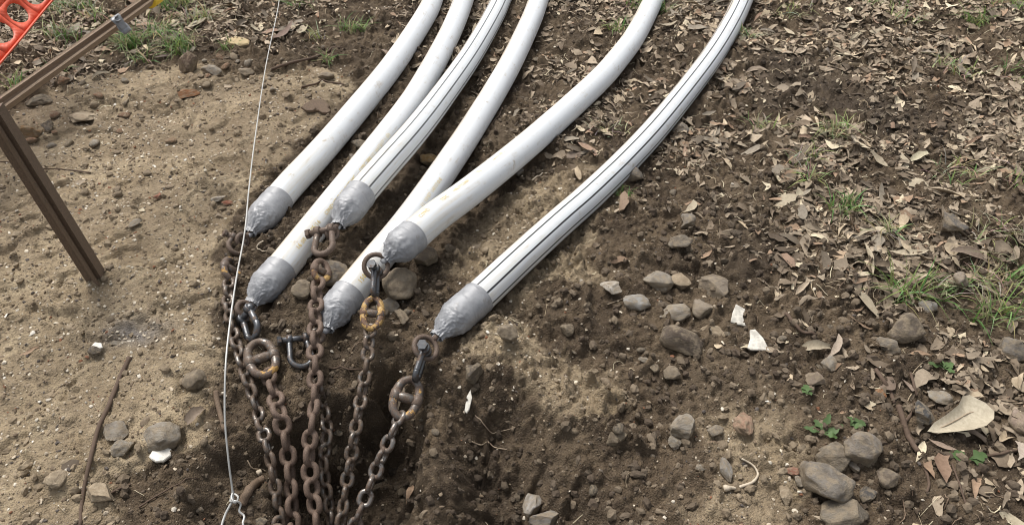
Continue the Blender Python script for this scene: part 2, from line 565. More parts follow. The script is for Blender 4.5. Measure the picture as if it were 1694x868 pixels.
def mat_pipe(name, stripes=None, strength=1.0, seed=0.0):
    """white plastic; UV: u around (0..1), v metres along"""
    m, nt, b = new_mat(name); k = N(nt)
    uv = k.coord('UV'); v = k.coord()
    sp = k.n('ShaderNodeSeparateXYZ'); k.set(sp.inputs[0], uv)
    base = (.66, .675, .69)
    c = k.mix(k.noise(v, 3.0 + seed, 3), (.63, .66, .69), (.68, .705, .73))
    # dirt: film along the top left flank, dusty smears, scuffs
    mp = k.n('ShaderNodeMapping'); k.set(mp.inputs[0], uv); mp.inputs['Scale'].default_value = (26, 5, 1); mp.inputs['Location'].default_value = (seed, seed * 3, 0)
    streak = k.noise(mp.outputs[0], 1.0, 5, .65)
    spot = k.noise(v, 22, 6, .7); fine = k.noise(v, 140, 4, .7)
    side = k.mrange(k.math('ABSOLUTE', k.math('SUBTRACT', sp.outputs[0], SIDE_U)), .0, .11, 1, 0)
    film = k.math('MULTIPLY', side, k.mrange(streak, .34, .62, .25, 1.0))
    c = k.mix(k.math('MULTIPLY', film, .8), c, (.42, .34, .22))
    d2 = k.math('MULTIPLY', k.mrange(spot, .48, .70), k.mrange(streak, .4, .7))
    c = k.mix(k.math('MULTIPLY', d2, .62), c, (.40, .33, .24))
    end = k.mrange(sp.outputs[1], .10, .42, 1, 0)
    c = k.mix(k.math('MULTIPLY', k.math('MULTIPLY', end, k.mrange(streak, .35, .65)), .28), c, (.52, .42, .24))
    mp2 = k.n('ShaderNodeMapping'); k.set(mp2.inputs[0], uv); mp2.inputs['Scale'].default_value = (70, 3.2, 1); mp2.inputs['Location'].default_value = (seed * 2, seed, 0)
    scr = k.math('MULTIPLY', k.mrange(k.noise(mp2.outputs[0], 1.0, 3, .6), .64, .70), k.mrange(spot, .42, .58))
    c = k.mix(k.math('MULTIPLY', scr, .45), c, (.30, .25, .19))
    mud = k.mrange(k.noise(v, 11, 7, .72), .63, .70)
    c = k.mix(k.math('MULTIPLY', mud, .62), c, (.34, .27, .18))
    speck = k.math('MULTIPLY', k.mrange(fine, .70, .74), k.mrange(spot, .48, .6))
    c = k.mix(k.math('MULTIPLY', speck, .85), c, (.12, .10, .08))
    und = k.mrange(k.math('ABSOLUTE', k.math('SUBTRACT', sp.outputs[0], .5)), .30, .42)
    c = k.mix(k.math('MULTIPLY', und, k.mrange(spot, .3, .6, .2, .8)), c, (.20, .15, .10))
    if stripes is not None:
        f = k.math('FRACT', k.math('ADD', k.math('MULTIPLY', sp.outputs[0], 8.0), 4.0 + .5 - stripes * 8.0))
        dist = k.math('ABSOLUTE', k.math('SUBTRACT', f, .5))
        wob = k.math('MULTIPLY', k.math('SUBTRACT', fine, .5), .012)
        ln = k.mrange(k.math('ADD', dist, wob), .064, .086, strength, 0)
        c = k.mix(ln, c, (.018, .018, .022))
    k.set(b.inputs['Base Color'], c)
    k.set(b.inputs['Roughness'], k.math('ADD', .34, k.math('MULTIPLY', k.math('ADD', film, d2), .3), clamp=True))
    b.inputs['Specular IOR Level'].default_value = .45
    k.set(b.inputs['Normal'], k.bump(k.math('ADD', k.noise(v, 9, 2), k.math('MULTIPLY', fine, .06)), .25, .003))
    return m


def mat_tape():
    m, nt, b = new_mat("duct_tape"); k = N(nt); v = k.coord(); uv = k.coord('UV')
    n1 = k.noise(v, 30, 5, .6); n2 = k.noise(v, 180, 4, .6)
    c = k.mix(k.mrange(n1, .3, .7), (.25, .257, .272), (.34, .35, .368))
    c = k.mix(k.mrange(k.noise(v, 14, 5, .7), .56, .7, 0, .55), c, (.17, .15, .12))
    c = k.mix(k.mrange(n2, .62, .75, 0, .4), c, (.14, .13, .12))
    k.set(b.inputs['Base Color'], c)
    b.inputs['Metallic'].default_value = .12
    k.set(b.inputs['Roughness'], k.mrange(n1, .3, .7, .40, .60))
    mp = k.n('ShaderNodeMapping'); k.set(mp.inputs[0], uv); mp.inputs['Scale'].default_value = (6, 90, 1)
    wr = k.noise(mp.outputs[0], 1, 4, .6, dist=1.0)
    k.set(b.inputs['Normal'], k.bump(k.math('ADD', k.math('MULTIPLY', wr, .6), k.math('MULTIPLY', n1, .5)), .5, .003))
    return m


def mat_metal(name, steel, rust, amount, rough=.42, paint=None, polish=0.0, thr=.50):
    m, nt, b = new_mat(name); k = N(nt); v = k.coord()
    oi = k.n('ShaderNodeObjectInfo')
    off = k.n('ShaderNodeVectorMath', operation='ADD'); k.set(off.inputs[0], v)
    cb = k.n('ShaderNodeCombineXYZ'); r = k.math('MULTIPLY', oi.outputs['Random'], 9)
    for i in range(3): k.set(cb.inputs[i], r)
    k.set(off.inputs[1], cb.outputs[0]); v = off.outputs[0]
    n1 = k.noise(v, 55, 6, .65); n2 = k.noise(v, 350, 4, .7)
    rc = k.mix(k.mrange(n2, .35, .7), rust, tuple(min(1, x * 2.0) for x in rust))
    f = k.mrange(n1, .62 - amount * .5, .78 - amount * .5)
    c = k.mix(f, steel, rc)
    met = k.math('SUBTRACT', .85, k.math('MULTIPLY', f, .75))
    rg = k.math('ADD', rough, k.math('MULTIPLY', f, .3))
    if paint:
        n3 = k.noise(v, 38, 4, .6)
        pf = k.mrange(k.math('ADD', n3, k.math('MULTIPLY', k.math('SUBTRACT', n2, .5), .12)), thr, thr + .03)
        c = k.mix(pf, c, k.mix(k.mrange(n2, .4, .7), paint, (.16, .08, .03)))
        met = k.math('MULTIPLY', met, k.math('SUBTRACT', 1, pf))
    k.set(b.inputs['Base Color'], c); k.set(b.inputs['Metallic'], met); k.set(b.inputs['Roughness'], rg)
    k.set(b.inputs['Normal'], k.bump(k.math('ADD', n1, k.math('MULTIPLY', n2, .5)), .5, .0012))
    return m


def mat_plain(name, col, rough=.6, metallic=0.0, var=.3, scale=60, bump=.3):
    m, nt, b = new_mat(name); k = N(nt); v = k.coord()
    n = k.noise(v, scale, 5, .6)
    c = k.mix(k.math('MULTIPLY', k.mrange(n, .35, .7), var), col, tuple(x * .45 for x in col))
    k.set(b.inputs['Base Color'], c)
    b.inputs['Roughness'].default_value = rough; b.inputs['Metallic'].default_value = metallic
    k.set(b.inputs['Normal'], k.bump(n, bump, .001))
    return m


def mat_blade():
    m, nt, b = new_mat("grass_blade"); k = N(nt)
    src = k.n('ShaderNodeVertexColor', layer_name='Col').outputs[0]
    k.set(b.inputs['Base Color'], src); b.inputs['Roughness'].default_value = .55
    b.inputs['Specular IOR Level'].default_value = .3
    tr = k.n('ShaderNodeBsdfTranslucent'); k.set(tr.inputs['Color'], src)
    mx = k.n('ShaderNodeMixShader'); mx.inputs[0].default_value = .3
    nt.links.new(b.outputs[0], mx.inputs[1]); nt.links.new(tr.outputs[0], mx.inputs[2])
    nt.links.new(mx.outputs[0], nt.nodes['Material Output'].inputs[0])
    return m


SIDE_U = 0.5 - 0.14     # the upper flank of a pipe that carries the dust film (u = .5 is the top)
M_SOIL = mat_ground()
M_STONE = mat_stone()
M_BITS = mat_attr("grit_and_crumbs", .92, .5, 260)
M_LEAFS = mat_attr("dead_leaf_litter", .75, .5, 150, var=.45)
M_LEAF = mat_attr("dead_leaf", .7, .5, 110, use_obj=True, var=.45)
M_TAPE = mat_tape()
M_CHAIN = mat_metal("worn_chain_steel", (.18, .165, .15), (.075, .052, .036), .5, .34)
M_RUSTY = mat_metal("rusty_chain_steel", (.17, .145, .125), (.095, .065, .048), .8, .42)
M_SHINY = mat_metal("polished_chain_steel", (.26, .24, .22), (.08, .055, .04), .42, .33)
M_SHACK = mat_metal("shackle_steel", (.125, .13, .138), (.07, .045, .03), .25, .36)
M_EYE = mat_metal("rusty_eye_steel", (.16, .145, .13), (.085, .06, .045), .6, .38)
M_YEL = mat_metal("chipped_yellow_paint_on_steel", (.13, .12, .115), (.09, .05, .03), .5, .45, paint=(.44, .29, .10))
M_FLK = mat_metal("steel_with_paint_flakes", (.15, .14, .13), (.085, .06, .045), .5, .40, paint=(.50, .30, .09), thr=.585)
M_BLADE = mat_blade()
M_INK = mat_plain("faded_yellow_ink", (.60, .44, .07), .6, var=.15)
M_WOOD = mat_plain("dry_twig_bark", (.10, .066, .045), .85, scale=180, bump=.6)
M_POST = mat_metal("rusted_post_steel", (.16, .118, .085), (.10, .070, .047), .9, .5)
M_RAIL = mat_metal("rusted_rail_steel", (.26, .20, .15), (.17, .125, .088), 1.0, .55)
M_WIRE = mat_plain("galvanised_wire_steel", (.50, .50, .48), .42, metallic=.3, var=.25, scale=30)
M_MESH = mat_plain("orange_barrier_plastic", (.66, .095, .04), .5, var=.3, scale=8)
M_CAP = mat_plain("yellow_cap_plastic", (.75, .52, .03), .45, var=.2)
M_CLIP = mat_plain("grey_tie_strap", (.24, .25, .265), .45, metallic=.4, var=.4)
M_CHINA = mat_plain("glazed_china", (.62, .59, .52), .4, var=.75, scale=60)
M_BONE = mat_plain("old_bone", (.55, .47, .36), .6, var=.4, scale=120)
M_ROOT = mat_plain("pale_root", (.36, .28, .20), .8, var=.4, scale=120)

# ------------------------------------------------------------------ ground
s1, s2, s3, l1, l2, bare, pit, sh = M
nx, ny = len(XS), len(YS)
sandm = np.clip(s1 + s2 + s3, 0, 1) * (1 - pit)
# moist dug soil at pit and shoulder; the pit's shade is also painted in
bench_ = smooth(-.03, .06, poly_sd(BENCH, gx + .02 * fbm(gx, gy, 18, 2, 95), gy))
wet_shade = np.clip(np.maximum(np.maximum(pit, bench_ * .35), sh * .95 - s2 * .5), 0, 1)
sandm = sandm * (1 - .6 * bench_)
for s in PIPE_SEGS:
    near = (gy < 4.4) & (gy > 1.4) & (np.abs(gx) < 1.5)
    xn, yn = gx[near], gy[near]
    best = np.full(xn.shape, 9.)
    for a, b in zip(s[:-1:2], s[2::2]):
        e = b - a
        t = np.clip(((xn - a[0]) * e[0] + (yn - a[1]) * e[1]) / (e[0] ** 2 + e[1] ** 2), 0, 1)
        best = np.minimum(best, np.hypot(xn - a[0] - t * e[0], yn - a[1] - t * e[1]))
    # soil turns darker and less sandy towards each pipe
    w = wet_shade[near]; w = np.maximum(w, .42 * np.exp(-(best / .11) ** 2)); wet_shade[near] = w
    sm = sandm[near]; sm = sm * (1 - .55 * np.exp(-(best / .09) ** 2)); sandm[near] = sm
wet_shade = np.clip(np.maximum(wet_shade, .78 * bare) + .18 * fbm(gx, gy, 6, 3, 31), 0, 1)
pa_ = P(222, 555)
ash = np.exp(-(((gx - pa_.x) / .075) ** 2 + ((gy - pa_.y) / .055) ** 2) * (1 + .9 * fbm(gx, gy, 18, 3, 90)))
col = np.stack([sandm, wet_shade, np.clip(ash, 0, 1)], 1)
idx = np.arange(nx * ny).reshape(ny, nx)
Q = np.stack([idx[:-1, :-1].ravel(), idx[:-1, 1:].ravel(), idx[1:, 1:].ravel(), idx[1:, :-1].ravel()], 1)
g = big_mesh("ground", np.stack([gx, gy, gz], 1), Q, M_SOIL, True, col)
g['kind'] = 'structure'

# masks on demand for scattering
MG = [a.reshape(GX.shape) for a in M]


def look(arr, x, y):
    i = np.clip(np.searchsorted(XS, x), 0, nx - 1); j = np.clip(np.searchsorted(YS, y), 0, ny - 1)
    return arr[j, i]


SANDG, WET_SHADE_G = sandm.reshape(GX.shape), wet_shade.reshape(GX.shape)


def scatter(n, dens, xlo=-2.7, xhi=2.7, ylo=.62, yhi=4.3):
    """n accepted points; density is a function of (x,y); only the wedge the photo could see, plus a margin"""
    out = []; got = 0
    while got < n:
        x = RNG.uniform(xlo, xhi, n * 3); y = RNG.uniform(ylo, yhi, n * 3)
        ok = (np.abs(x) < .55 + .66 * (y + .35)) & (RNG.random(n * 3) < dens(x, y))
        out.append(np.stack([x[ok], y[ok]], 1)); got += ok.sum()
    p = np.concatenate(out)[:n]
    return p[:, 0], p[:, 1]


def pipe_clear(x, y, r=.045):
    ok = np.ones(x.shape, bool)
    for s in PIPE_SEGS:
        for a in s:
            ok &= np.hypot(x - a[0], y - a[1]) > r
    return ok


ICO = None


def ico(subdiv):
    import bmesh
    bm = bmesh.new(); bmesh.ops.create_icosphere(bm, subdivisions=subdiv, radius=1)
    V = np.array([v.co[:] for v in bm.verts]); Fc = np.array([[v.index for v in f.verts] for f in bm.faces]); bm.free()
    return V, Fc


I1, F1_ = ico(1)
I2, F2_ = ico(2)
I3, F3_ = ico(3)


def rot_rand(n):
    q = RNG.normal(size=(n, 4)); q /= np.linalg.norm(q, axis=1)[:, None]
    w, x, y, z = q.T
    return np.stack([np.stack([1 - 2 * (y * y + z * z), 2 * (x * y - z * w), 2 * (x * z + y * w)], -1),
                     np.stack([2 * (x * y + z * w), 1 - 2 * (x * x + z * z), 2 * (y * z - x * w)], -1),
                     np.stack([2 * (x * z - y * w), 2 * (y * z + x * w), 1 - 2 * (x * x + y * y)], -1)], 1)


def bits(name, x, y, rad, colr, flat=.6, sink=.25, base=I1, fc=F1_, jit=.28, smooth_=False):
    n = len(x)
    V = np.repeat(base[None], n, 0) * (1 + jit * RNG.uniform(-1, 1, (n, len(base), 1)))
    V = V * RNG.uniform([.7, .55, .35 * flat / .6], [1.3, 1.0, .8 * flat / .6], (n, 3))[:, None, :]
    a = RNG.uniform(0, 6.283, n); c, s = np.cos(a)[:, None], np.sin(a)[:, None]
    tl = RNG.normal(0, .35, (n, 1))
    vx, vy, vz = V[..., 0], V[..., 1], V[..., 2]
    vy, vz = vy * np.cos(tl) - vz * np.sin(tl), vy * np.sin(tl) + vz * np.cos(tl)
    vx, vy = vx * c - vy * s, vx * s + vy * c
    V = np.stack([vx, vy, vz], -1) * rad[:, None, None]
    V[..., 0] += x[:, None]; V[..., 1] += y[:, None]; V[..., 2] += (Hv(x, y) + rad * flat * (1 - 2 * sink) * .5)[:, None]
    Fc = (fc[None] + (np.arange(n) * len(base))[:, None, None]).reshape(-1, 3)
    C = np.repeat(colr, len(base), 0)
    return big_mesh(name, V.reshape(-1, 3), Fc, M_BITS, smooth_, C)


def palette(n, cols, wts, jitter=.12):
    cols = np.array(cols); i = RNG.choice(len(cols), n, p=np.array(wts) / sum(wts))
    return np.clip(cols[i] * RNG.uniform(1 - jitter, 1 + jitter, (n, 1)), 0, 1)


# grit and small pebbles
x, y = scatter(24000, lambda x, y: (.16 + .84 * look(SANDG, x, y)) * np.clip(1.35 - y * .22, .3, 1))
ok = pipe_clear(x, y); x, y = x[ok], y[ok]
r = .0013 + .0056 * RNG.random(len(x)) ** 3.2
o = bits("gravel", x, y, r, palette(len(x), [(.30, .24, .17), (.17, .13, .09), (.42, .36, .28), (.62, .57, .48), (.25, .12, .07), (.11, .095, .085)], [6, 5, 4, 2.2, .8, 2]))
tag(o, kind='stuff')
# pale shell and mortar flecks in the sand
x, y = scatter(3600, lambda x, y: look(SANDG, x, y) * (.1 + .9 * smooth(.0, .5, fbm(x, y, 3.5, 3, 40))) + .05)
ok = pipe_clear(x, y); x, y = x[ok], y[ok]
r = .0016 + .0062 * RNG.random(len(x)) ** 4
o = bits("shell_grit", x, y, r, palette(len(x), [(.62, .56, .45), (.50, .43, .33), (.72, .69, .62)], [4, 4, 1]), flat=.28, sink=.1)
tag(o, kind='stuff')
# crumbs and clods of soil
x, y = scatter(26000, lambda x, y: np.clip(.30 + .7 * (1 - look(SANDG, x, y)), 0, 1) * np.clip(1.3 - .30 * y, .12, 1))
ok = pipe_clear(x, y); x, y = x[ok], y[ok]
r = .0018 + .0125 * RNG.random(len(x)) ** 5
sd_ = look(SANDG, x, y)[:, None]; wt = look(WET_SHADE_G, x, y)[:, None]
cc = palette(len(x), [(.12, .094, .068), (.18, .143, .102), (.09, .068, .049)], [3, 3, 3])
cc = cc * (1 - sd_) + sd_ * palette(len(x), [(.31, .25, .175), (.24, .19, .13)], [1, 1])
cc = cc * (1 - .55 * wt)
o = bits("soil_crumbs", x, y, r, cc, flat=.8, sink=.3, base=I2, fc=F2_, jit=.24, smooth_=False)
tag(o, kind='stuff')

# ------------------------------------------------------------------ leaves
def leaf_template(n, t0=0.0, t1=1.0):
    """n leaves; returns (n, 21, 3) unit-length leaves lying in XY, and faces"""
    S = 7
    t = np.linspace(0, 1, S)[None] * (t1 - t0)[:, None] + t0[:, None]
    wd = RNG.uniform(.09, .20, (n, 1)) * np.clip(np.sin(math.pi * np.clip(t, .01, .99)) ** .75, .03, 1) * (1.15 - .35 * t)
    wd = wd * (1 + .12 * RNG.uniform(-1, 1, wd.shape))
    bend = RNG.normal(0, .22, (n, 1)); cur = RNG.normal(.10, .26, (n, 1)); fold = RNG.normal(.15, .45, (n, 1)); tw = RNG.normal(0, .5, (n, 1))
    cx = t - .5; cy = bend * (t - .5) ** 2 * 2; cz = -cur * (t - .5) ** 2 * 1.6
    V = np.zeros((n, S, 3, 3))
    for j, sgn in enumerate((-1, 0, 1)):
        ww = wd * sgn * (1 + .18 * RNG.uniform(-1, 1, wd.shape))
        an = fold * abs(sgn) * sgn + tw * (t - .5)
        V[:, :, j, 0] = cx; V[:, :, j, 1] = cy + ww * np.cos(an); V[:, :, j, 2] = cz + ww * np.sin(an) + abs(sgn) * np.abs(ww) * .1
    Fc = []
    for i in range(S - 1):
        for j in range(2):
            a = i * 3 + j; Fc.append((a, a + 1, a + 4, a + 3))
    return V.reshape(n, S * 3, 3), np.array(Fc)


LEAFC = [(.27, .215, .165), (.19, .145, .108), (.36, .29, .225), (.095, .07, .05), (.46, .37, .275), (.30, .205, .145), (.58, .50, .38)]
LEAFW = [6, 5, 4.5, 4, 2.2, 1.6, .7]


def litter(name, x, y, size, cols, lift=.004):
    n = len(x)
    t0 = np.where(RNG.random(n) < .45, RNG.uniform(0, .5, n), 0); t1 = np.where(RNG.random(n) < .45, np.clip(t0 + RNG.uniform(.25, .6, n), 0, 1), 1.0)
    V, Fc = leaf_template(n, t0, t1)
    V[..., 1] *= RNG.uniform(.8, 1.7, (n, 1))
    a = RNG.uniform(0, 6.283, n)[:, None]; tl = RNG.normal(0, .22, (n, 1)); ro = RNG.normal(0, .30, (n, 1))
    vx, vy, vz = V[..., 0], V[..., 1], V[..., 2]
    vx, vz = vx * np.cos(tl) - vz * np.sin(tl), vx * np.sin(tl) + vz * np.cos(tl)
    vy, vz = vy * np.cos(ro) - vz * np.sin(ro), vy * np.sin(ro) + vz * np.cos(ro)
    vx, vy = vx * np.cos(a) - vy * np.sin(a), vx * np.sin(a) + vy * np.cos(a)
    V = np.stack([vx, vy, vz], -1) * size[:, None, None]
    X = V[..., 0] + x[:, None]; Y = V[..., 1] + y[:, None]
    # follow the soil softly
    base = .55 * Hv(x, y)[:, None] + .45 * Hv(X, Y)
    V = np.stack([X, Y, np.maximum(V[..., 2] + base + lift + RNG.random((n, 1)) * lift, Hv(X, Y) + .0006)], -1)
    F_ = (Fc[None] + (np.arange(n) * V.shape[1])[:, None, None]).reshape(-1, 4)
    return big_mesh(name, V.reshape(-1, 3), F_, M_LEAFS, True, np.repeat(cols * np.array([.93, .945, .90]), V.shape[1], 0))


def litter_density(x, y):
    a = look(MG[3], x, y); b = look(MG[4], x, y); bb = look(MG[5], x, y)
    d = np.clip(a * (.17 + .83 * smooth(1.0, 2.6, x * .8 + y * .7)) * (1 - .80 * bb) + b * .9, 0, 1)
    return d * (.12 + .88 * smooth(-.30, .25, fbm(x, y, 4.5, 3, 50))) + .004


x, y = scatter(24000, litter_density)
ok = pipe_clear(x, y, .05); x, y = x[ok], y[ok]
size = (.018 + .066 * RNG.random(len(x)) ** 1.9) * (.8 + .25 * look(MG[3], x, y))
dk = look(WET_SHADE_G, x, y)[:, None]
o = litter("leaf_litter", x, y, size, 1.1 * palette(len(x), LEAFC, LEAFW, .18) * (1 - .3 * dk) * (1 + .25 * smooth(1.6, 3.2, y))[:, None])
tag(o, kind='stuff')


# straw, dead grass stalks, twiglets
def straws(name, x, y, L, wid, cols, wild=.35):
    n = len(x); S = 5
    t = np.linspace(-.5, .5, S)[None]
    a = RNG.uniform(0, 6.283, (n, 1)); k = RNG.normal(0, 1.2, (n, 1)); lift = RNG.uniform(0, wild, (n, 1))
    ang = a + k * t
    dx = np.cumsum(np.cos(ang), 1) / S; dy = np.cumsum(np.sin(ang), 1) / S
    X = x[:, None] + dx * L[:, None]; Y = y[:, None] + dy * L[:, None]
    Z = Hv(X, Y) + .003 + lift * L[:, None] * (1 - (2 * t) ** 2) * .5
    nxv, nyv = -np.sin(ang) * wid[:, None] / 2, np.cos(ang) * wid[:, None] / 2
    V = np.zeros((n, S, 3, 3))
    for j, q in enumerate((-1, 0, 1)):
        V[:, :, j] = np.stack([X + q * nxv, Y + q * nyv, Z + (wid[:, None] * .45 if q == 0 else 0)], -1)
    Fc = np.array([(i * 3 + j, i * 3 + j + 1, i * 3 + j + 4, i * 3 + j + 3) for i in range(S - 1) for j in range(2)])
    F_ = (Fc[None] + (np.arange(n) * S * 3)[:, None, None]).reshape(-1, 4)
    return big_mesh(name, V.reshape(-1, 3), F_, M_LEAFS, True, np.repeat(cols, S * 3, 0))


x, y = scatter(9000, lambda x, y: litter_density(x, y) + .015)
ok = pipe_clear(x, y, .05); x, y = x[ok], y[ok]
o = straws("straw_debris", x, y, .02 + .06 * RNG.random(len(x)) ** 2, .0010 + .0022 * RNG.random(len(x)) ** 2,
           1.25 * palette(len(x), [(.32, .26, .175), (.16, .115, .08), (.50, .45, .32), (.09, .065, .045)], [4, 3.5, 3, 3]))
tag(o, kind='stuff')

# the large leaves one by one: variants share meshes
LEAFMESH = []
for i in range(14):
    V, Fc = leaf_template(1, np.array([0.0 if i % 4 else .12]), np.array([1.0 if i % 3 else .8]))
    me = bpy.data.meshes.new("fallen_leaf"); me.from_pydata([tuple(v) for v in V[0]], [], [tuple(int(q) for q in f) for f in Fc])
    me.polygons.foreach_set("use_smooth", [True] * len(me.polygons)); me.materials.append(M_LEAF); me.update()
    LEAFMESH.append(me)


def leaf_at(p, L, yaw, color, label, group=None, tilt=.12, mesh=None, w=1.0, lift=.012):
    o = bpy.data.objects.new("fallen_leaf", mesh or random.choice(LEAFMESH)); COL.objects.link(o)
    # lie along the slope
    e = L * .3
    dx = (H(p.x + e, p.y) - H(p.x - e, p.y)) / (2 * e); dy = (H(p.x, p.y + e) - H(p.x, p.y - e)) / (2 * e)
    up = Vector((-dx * .7, -dy * .7, 1)).normalized()
    q = up.to_track_quat('Z', 'Y').to_matrix().to_4x4()
    hz = max(H(p.x + a * e, p.y + b * e) for a, b in ((0, 0), (1, 0), (-1, 0), (0, 1), (0, -1)))
    q = q @ Matrix.Rotation(yaw, 4, 'Z') @ Matrix.Rotation(random.gauss(0, tilt), 4, 'X') @ Matrix.Rotation(random.gauss(0, tilt), 4, 'Y')
    o.matrix_world = Matrix.Translation((p.x, p.y, .45 * H(p.x, p.y) + .55 * hz + lift * .45)) @ q @ Matrix.Diagonal((L, L * w, L, 1))
    o.color = (*color, 1)
    tag(o, label, 'leaf', group)
    return o


KINDS = [("grey brown gum leaf lying in the leaf litter", (.29, .25, .195), "grey brown fallen gum leaves"),
         ("dark brown gum leaf lying in the leaf litter", (.155, .125, .092), "dark brown fallen gum leaves"),
         ("pale tan gum leaf lying in the leaf litter", (.43, .37, .27), "pale tan fallen gum leaves"),
         ("reddish brown gum leaf lying in the leaf litter", (.33, .225, .16), "reddish brown fallen gum leaves")]
x, y = scatter(285, lambda x, y: litter_density(x, y) * (np.abs(x) < .02 + .66 * (y + .3)), ylo=.85, yhi=3.75)
ok = pipe_clear(x, y, .075)
for i in np.nonzero(ok)[0]:
    lb, c, gname = random.choices(KINDS, [5, 3, 3, 1.3])[0]
    kk = random.uniform(.82, 1.18); c = tuple(v * kk for v in c)
    leaf_at(Vector((x[i], y[i], 0)), random.uniform(.075, .120), random.uniform(0, 6.28), c, lb, gname, .16, w=random.uniform(.9, 1.5))
#--PART2--
# the leaves that stand out: px, py, length px, yaw deg, colour, label
for px, py, L, yaw, w, c, lb in [
    (1385, 427, 44, 35, 1.9, (.42, .31, .21), "broad tan leaf beside the bare dark patch, lighter than the litter round it"),
    (1284, 335, 46, -38, 1.1, (.36, .25, .17), "pinkish tan gum leaf lying tilted below the grass tuft by the striped pipe"),
    (1030, 341, 52, -28, .9, (.25, .18, .125), "brown gum leaf lying tight beside the lone striped pipe"),
    (945, 259, 42, 12, .9, (.20, .155, .12), "grey brown gum leaf alone on bare soil between the two spread pipes"),
    (1508, 122, 44, -52, 1.0, (.42, .33, .23), "pale gum leaf pointing down in the upper litter beyond the dark soil band"),
    (1520, 262, 40, 70, 1.0, (.50, .46, .33), "cream gum leaf lying below the dark soil band"),
    (1560, 322, 50, -12, .9, (.50, .42, .31), "long cream gum leaf lying behind the dark angular rock"),
    (1640, 225, 90, -15, .7, (.44, .36, .27), "long pale curled gum leaf among the thick litter"),
    (1604, 420, 52, 8, 1.2, (.22, .17, .13), "wide grey brown leaf lying below the dark angular rock"),
    (1384, 578, 46, -75, 1.0, (.40, .33, .26), "pale pointed leaf leaning over the small angular grey stone"),
    (1557, 740, 40, 80, .9, (.34, .26, .20), "narrow brown leaf standing on edge below the big cream leaf"),
    (1555, 770, 64, -28, 1.2, (.24, .16, .11), "russet leaf lying below the big cream leaf"),
    (1610, 724, 62, 75, .8, (.29, .23, .175), "long grey brown leaf stretched beneath the big cream leaf"),
    (1500, 640, 40, -50, 1.0, (.26, .20, .16), "grey brown leaf lying over the dark slate stone"),
    (1470, 640, 40, -15, 1.3, (.22, .165, .125), "dull brown leaf left of the dark slate stone"),
    (1250, 118, 34, 40, 1.4, (.30, .24, .18), "small grey tan leaf touching the far stretch of the striped pipe"),
    (232, 15, 32, -40, 1.6, (.30, .23, .175), "brown leaf propped against the rail beside its tie"),
    (243, 46, 30, 60, 2.0, (.38, .26, .17), "orange tan leaf standing in the grass under the rail"),
    (272, 96, 34, -45, .9, (.19, .145, .125), "slim dark grey leaf at the edge of the grass under the rail"),
    (640, 95, 30, 80, 1.6, (.27, .21, .165), "curled leaf standing beside the plain leftmost pipe"),
    (470, 60, 66, 12, .7, (.20, .14, .11), "long strip of dark bark lying level in the grass"),
    (1690, 750, 60, 70, 1.0, (.42, .36, .30), "pale leaf lying upright under the pinkish stone"),
    (325, 690, 52, -25, 1.5, (.23, .18, .135), "folded brown leaf lying over the lone cobble in the sand"),
]:
    p = hit(px, py)
    m_ = mpp(px, py, p.z)
    leaf_at(p, L * m_ * 1.12, math.radians(yaw), c, lb, None, .1, w=w)

# the big cream leaf, shaped after the photograph
p = hit(1580, 697); m_ = mpp(1580, 697, p.z)
out_ = [(-66, 26), (-48, 12), (-22, 0), (4, -14), (20, -30), (34, -33), (50, -18), (60, -6), (50, 8), (34, 17), (8, 25), (-22, 28), (-50, 29)]
V = []
cx_, cy_ = 12, 4
for ring, sc_ in ((0, 1.0), (1, .8), (2, .5), (3, .22)):
    for a, b in out_:
        X = (cx_ + (a - cx_) * sc_) * m_; Y = -(cy_ + (b - cy_) * sc_) * m_ * 1.22
        curl = .016 * (sc_ ** 3) + .004 * math.sin(a * .3) * sc_
        V.append((p.x + X, p.y + Y, 0))
        zz = H(p.x + X, p.y + Y)
        V[-1] = (p.x + X, p.y + Y, max(p.z + .020, zz + .008) + curl - .004)
n_ = len(out_); Fc = []
for r_ in range(3):
    for i in range(n_):
        j = (i + 1) % n_; Fc.append((r_ * n_ + i, r_ * n_ + j, (r_ + 1) * n_ + j, (r_ + 1) * n_ + i))
Fc.append(tuple(3 * n_ + i for i in range(n_)))
o = mk("fallen_leaf", V, Fc, M_LEAF, origin=p); o.color = (.47, .42, .32, 1)
tag(o, "big cream coloured dead leaf curled at its edges, palest and widest of all", 'leaf')
# its midrib
rib = [Vector((p.x + a * m_, p.y - b * m_ * 1.22, 0)) for a, b in [(-56, 22), (-30, 14), (0, 2), (25, -8), (48, -8)]]
for q in rib: q.z = max(p.z + .018, H(q.x, q.y) + .007) + .0005
v_, f_ = tube(catmull(rib, 5), .0012, 6)
r_ = mk("midrib", v_, f_, M_ROOT, parent=o, origin=p)

# ------------------------------------------------------------------ pipes
def frames(pl):
    """tangent, side, up with up kept as close to +Z as it gets, so a pipe never twists"""
    n = len(pl); out = []
    for i in range(n):
        t = (pl[min(i + 1, n - 1)] - pl[max(i - 1, 0)]).normalized()
        up = (Vector((0, 0, 1)) - t * t.z).normalized()
        out.append((t, t.cross(up), up))
    return out


